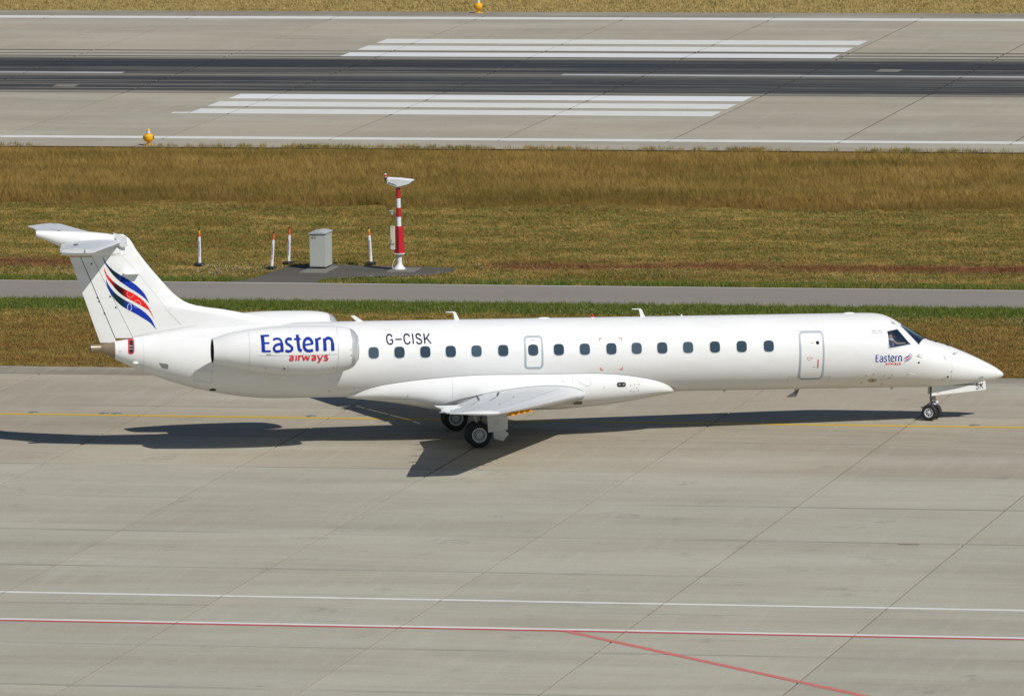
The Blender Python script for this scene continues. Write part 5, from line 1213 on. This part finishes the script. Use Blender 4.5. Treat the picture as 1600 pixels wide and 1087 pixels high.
for x, zt, zb, w in ((-.385, 3.25, 3.06, .13), (-.36, 3.28, 3.03, .145), (-.05, 3.265, 2.93, .15), (.06, 3.26, 2.93, .15), (.42, 3.225, 3.03, .14), (.50, 3.215, 3.09, .135), (.575, 3.205, 3.15, .13)):
    hd.append([Vector((x, -w, zb+.03)), Vector((x, -w, zt-.04)), Vector((x, -w*.6, zt)), Vector((x, w*.6, zt)), Vector((x, w, zt-.04)), Vector((x, w, zb+.03)), Vector((x, w*.6, zb)), Vector((x, -w*.6, zb))])
h_ = build('sensor_head', *loft(hd), M['mastwhite'], MT, True, 30)
mb = MB(); mb.tube((-.33, -.150, 3.10), (-.02, -.155, 3.0), .010, n=6); mb.tube((-.30, -.15, 3.06), (-.28, -.152, 3.12), .010, n=6); mb.tube((-.18, -.15, 3.03), (-.16, -.152, 3.08), .010, n=6); mb.build('sensor_cable', M['black'], h_)
mb = MB(); mb.box((.50, 0, 3.135), (.12, .20, .015)); mb.build('sensor_aperture', M['dark'], h_)
mb = MB(); mb.tube((-.38, 0, 3.06), (-.46, 0, 3.16), .018, n=8); mb.tube((-.46, 0, 3.14), (-.46, 0, 3.24), .022, n=8); mb.lathe([(0, -.02), (.055, -.02), (.055, .02), (0, .03)], 'z', (-.46, 0, 3.25), 14); mb.build('lamp_bracket', M['black'], MT)
mb = MB(); mb.lathe([(0, 0), (.05, 0), (.055, .06), (.045, .12), (.02, .145), (0, .15)], 'z', (-.46, 0, 3.27), 16); lp = mb.build('obstruction_lamp', M['greylens'], MT, True)
mb = MB(); mb.lathe([(0, 0), (.057, .0), (.058, .05), (.05, .07), (0, .075)], 'z', (-.46, 0, 3.30), 16); mb.build('red_lamp_lens', M['redlens'], lp, True)
mb = MB(); mb.tube((-.08, 0, 1.95), (-.24, 0, 1.97), .013, n=6); mb.tube((-.105, -.02, 1.56), (-.105, -.02, 2.0), .012, n=6); mb.build('side_bracket', M['strutmetal'], MT)
mb = MB(); mb.lathe([(0, -.08), (.05, -.075), (.06, 0), (.055, .075), (0, .085)], 'z', (-.26, 0, 2.03), 14); mb.box((-.26, -.02, 2.08), (.14, .12, .03)); mb.build('side_sensor', M['cabinet'], MT, True, 35)
mb = MB(); mb.box((-.22, .02, 1.12), (.16, .26, .84)); b0 = mb.build('equipment_box', M['cream'], MT, bevel=.02)
mb = MB(); mb.tube((-.31, -.09, 1.02), (-.14, -.115, .92), .007, n=5); mb.tube((-.30, -.115, .90), (-.15, -.115, .905), .009, n=5); mb.tube((-.27, -.115, .92), (-.25, -.116, 1.07), .007, n=5); mb.build('box_cable', M['black'], b0)
mb = MB(); mb.box((-.20, -.115, 1.525), (.08, .01, .03)); mb.build('box_label', M['postyellow'], b0)
mb = MB(); P = [Vector(q) for q in ((-.09, -.06, .45), (-.18, -.14, .30), (-.23, -.16, .12), (-.17, -.18, .02))]
for a, b2 in zip(P[:-1], P[1:]): mb.tube(a, b2, .012, n=6)
mb.build('mast_cable', M['cream'], MT)

# ================================================================ cabinet
CB = thing('equipment_cabinet', 'grey metal equipment cabinet with a shallow pitched lid on the asphalt pad', 'cabinet', (-15.62, 44.62, .03))
w, d, h = .585, .97, 1.235
mb = MB(); mb.box((0, 0, .03), (w-.08, d-.08, .08)); mb.build('plinth', M['dark'], CB)
mb = MB(); mb.box((0, 0, .06+(h-.06)/2), (w, d, h-.06)); bd = mb.build('cabinet_body', M['cabinet'], CB, bevel=.008)
mb = MB()
for y0, y1 in ((-d/2-.04, -d/2-.01), (-d/2-.01, d/2+.03)): pass
n = 9; P = [(-w/2-.03, h+.005)] + [(x, h+.035+.055*(1-(abs(x)/(w/2+.03))**1.4)) for x in np.linspace(-w/2-.03, w/2+.03, n)] + [(w/2+.03, h+.005)]
mb.prism(P, -d/2-.04, d/2+.04); mb.build('cabinet_lid', simple('cabinet_lid_paint', (.43, .45, .45), .55), CB)
mb = MB(); mb.box((0, 0, h+.0), (w-.02, d-.02, .02)); mb.build('lid_gap', M['dark'], CB)
mb = MB(); mb.box((0, -d/2-.004, .085), (w-.06, .004, .006)); 
for x in (-.2, -.07, .07, .2): mb.box((x, -d/2-.005, .11), (.05, .004, .008))
mb.build('cabinet_vent', M['seam'], bd)
mb = MB(); mb.box((w/2+.003, .1, .62), (.004, .006, 1.05)); mb.build('side_seam', M['seamlight'], bd)
mb = MB()
for x, ww, z in ((-.225, .018, 1.09), (-.195, .018, 1.085), (-.165, .02, 1.09), (-.12, .012, 1.09), (-.09, .018, 1.095), (-.06, .01, 1.09)): mb.box((x, -d/2-.004, z), (ww, .003, .045))
for x in (-.18, -.10): mb.box((x, -d/2-.004, 1.165), (.05, .003, .014))
mb.build('stencilled_marking', M['black'], bd)

# ================================================================ marker posts
def marker_post(loc, tilt, lab, g='white marker posts with orange tips by the cabinet'):
    t = thing('marker_post', lab, 'marker post', (loc[0], loc[1], .0), 0, g)
    q = Matrix.Rotation(R(tilt), 3, 'Y')
    mb = MB(); mb.lathe([(0, -.03), (.20, -.03), (.205, .0), (.16, .03), (.08, .045), (0, .045)], 'z', (0, 0, .02), 20); mb.build('rubber_foot', M['tyre'], t, True)
    def seg(name, z0, z1, r0, r1, mat): mb = MB(); mb.tube(q @ Vector((0, 0, z0)), q @ Vector((0, 0, z1)), r0, r1, 14); return mb.build(name, mat, t, True, 40)
    body = seg('post_tube', .04, 1.0, .058, .052, M['mastwhite']); seg('orange_tip', 1.0, 1.14, .039, .039, M['postorange']); seg('yellow_band', 1.14, 1.235, .04, .04, M['postyellow'] if lab.find('yellow') > 0 else M['postorange'])
    seg('black_cap', 1.235, 1.285, .041, .028, M['black']); seg('whip', 1.285, 1.40, .005, .003, M['black'])
    mb = MB(); r2 = random.Random(int(abs(loc[0])*100))
    for k in range(16):
        z = .30+.035*k; mb.box(q @ Vector((.012, -.0575, z)), (.036*r2.uniform(.6, 1.2), .003, .024*r2.uniform(.5, 1.2)))
    mb.build('post_print', simple('faded_purple_print', (.33, .20, .32), .7) if 'faded_purple_print' not in bpy.data.materials else bpy.data.materials['faded_purple_print'], body)
marker_post((-20.27, 45.3), .5, 'white marker post with a yellow-banded orange tip, standing alone far left of the cabinet')
marker_post((-17.42, 44.55), 4.5, 'leaning white marker post with plain orange tip at left corner of the asphalt pad')
marker_post((-17.2, 46.15), 2.5, 'upright white marker post with plain orange tip in grass just behind the leaning one')
marker_post((-14.19, 46.25), -3.0, 'white marker post with a yellow-banded orange tip, between the cabinet and the sensor mast')

# ================================================================ runway edge lights
def edge_light(loc, lab):
    t = thing('runway_edge_light', lab, 'runway light', (loc[0], loc[1], .0), 0, 'yellow runway edge lights'); t.scale = (1.12, 1.12, 1.12)
    mb = MB(); mb.lathe([(0, 0), (.20, 0), (.20, .015), (.06, .025), (.05, .13), (0, .13)], 'z', (0, 0, 0), 24); mb.build('base_plate', M['lampyellow'], t, True, 35)
    mb = MB(); mb.lathe([(0, .12), (.11, .13), (.17, .18), (.195, .25), (.19, .33), (.14, .39), (.10, .40), (.095, .43), (0, .43)], 'z', (0, 0, 0), 24); b = mb.build('lamp_body', M['lampyellow'], t, True, 35)
    mb = MB()
    for a in (0, 180): mb.lathe([(0, 0), (.06, 0), (.06, .03), (0, .03)], 'x', (.165 if a == 0 else -.195, 0, .28), 14)
    mb.build('light_window', M['dark'], b)
    mb = MB(); mb.lathe([(0, .425), (.07, .425), (.075, .46), (.055, .53), (0, .53)], 'z', (0, 0, 0), 18); mb.build('glass_lens', M['greylens'], t, True, 35)
    mb = MB(); mb.lathe([(0, .525), (.06, .53), (.05, .57), (.02, .60), (0, .605)], 'z', (0, 0, 0), 18); mb.build('top_cap', M['lampyellow'], t, True, 35)
edge_light((-33.5, 87.55), 'yellow runway edge light standing on the near shoulder of the runway')
edge_light((-34.3, 151.0), 'yellow runway edge light on the far shoulder beyond the runway')

# inset taxiway lights
for i, ((x, y), lab) in enumerate((((-14.95, 4.55), 'flush steel taxiway light beside the yellow line, leftmost of all'), ((-12.65, 4.53), 'flush steel taxiway light beside the yellow line, left one of the close pair'),
        ((-12.25, 4.55), 'flush steel taxiway light beside the yellow line, right one of the close pair'), ((-6.0, 4.55), 'flush steel taxiway light beside the yellow line, below the airliner tail'), ((14.85, 4.55), 'flush steel taxiway light beside the yellow line, ahead of the nose wheels'))):
    t = thing('inset_taxiway_light', lab, 'taxiway light', (x, y, .0), 0, 'flush taxiway lights along the yellow line')
    mb = MB(); mb.lathe([(0, 0), (.17, 0), (.165, .008), (.12, .012), (0, .014)], 'z', (0, 0, 0), 20); mb.build('steel_ring', M['steel'], t, True, 30)
    mb = MB(); mb.lathe([(0, .012), (.09, .012), (.06, .03), (0, .034)], 'z', (0, 0, 0), 16); mb.build('lens_dome', M['steel'], t, True, 30)
rp = strip('rusty_drain_strip', 17.05, 17.65, -20.78, -20.66, simple('rust', (.20, .10, .05), .8), (), z=.004)
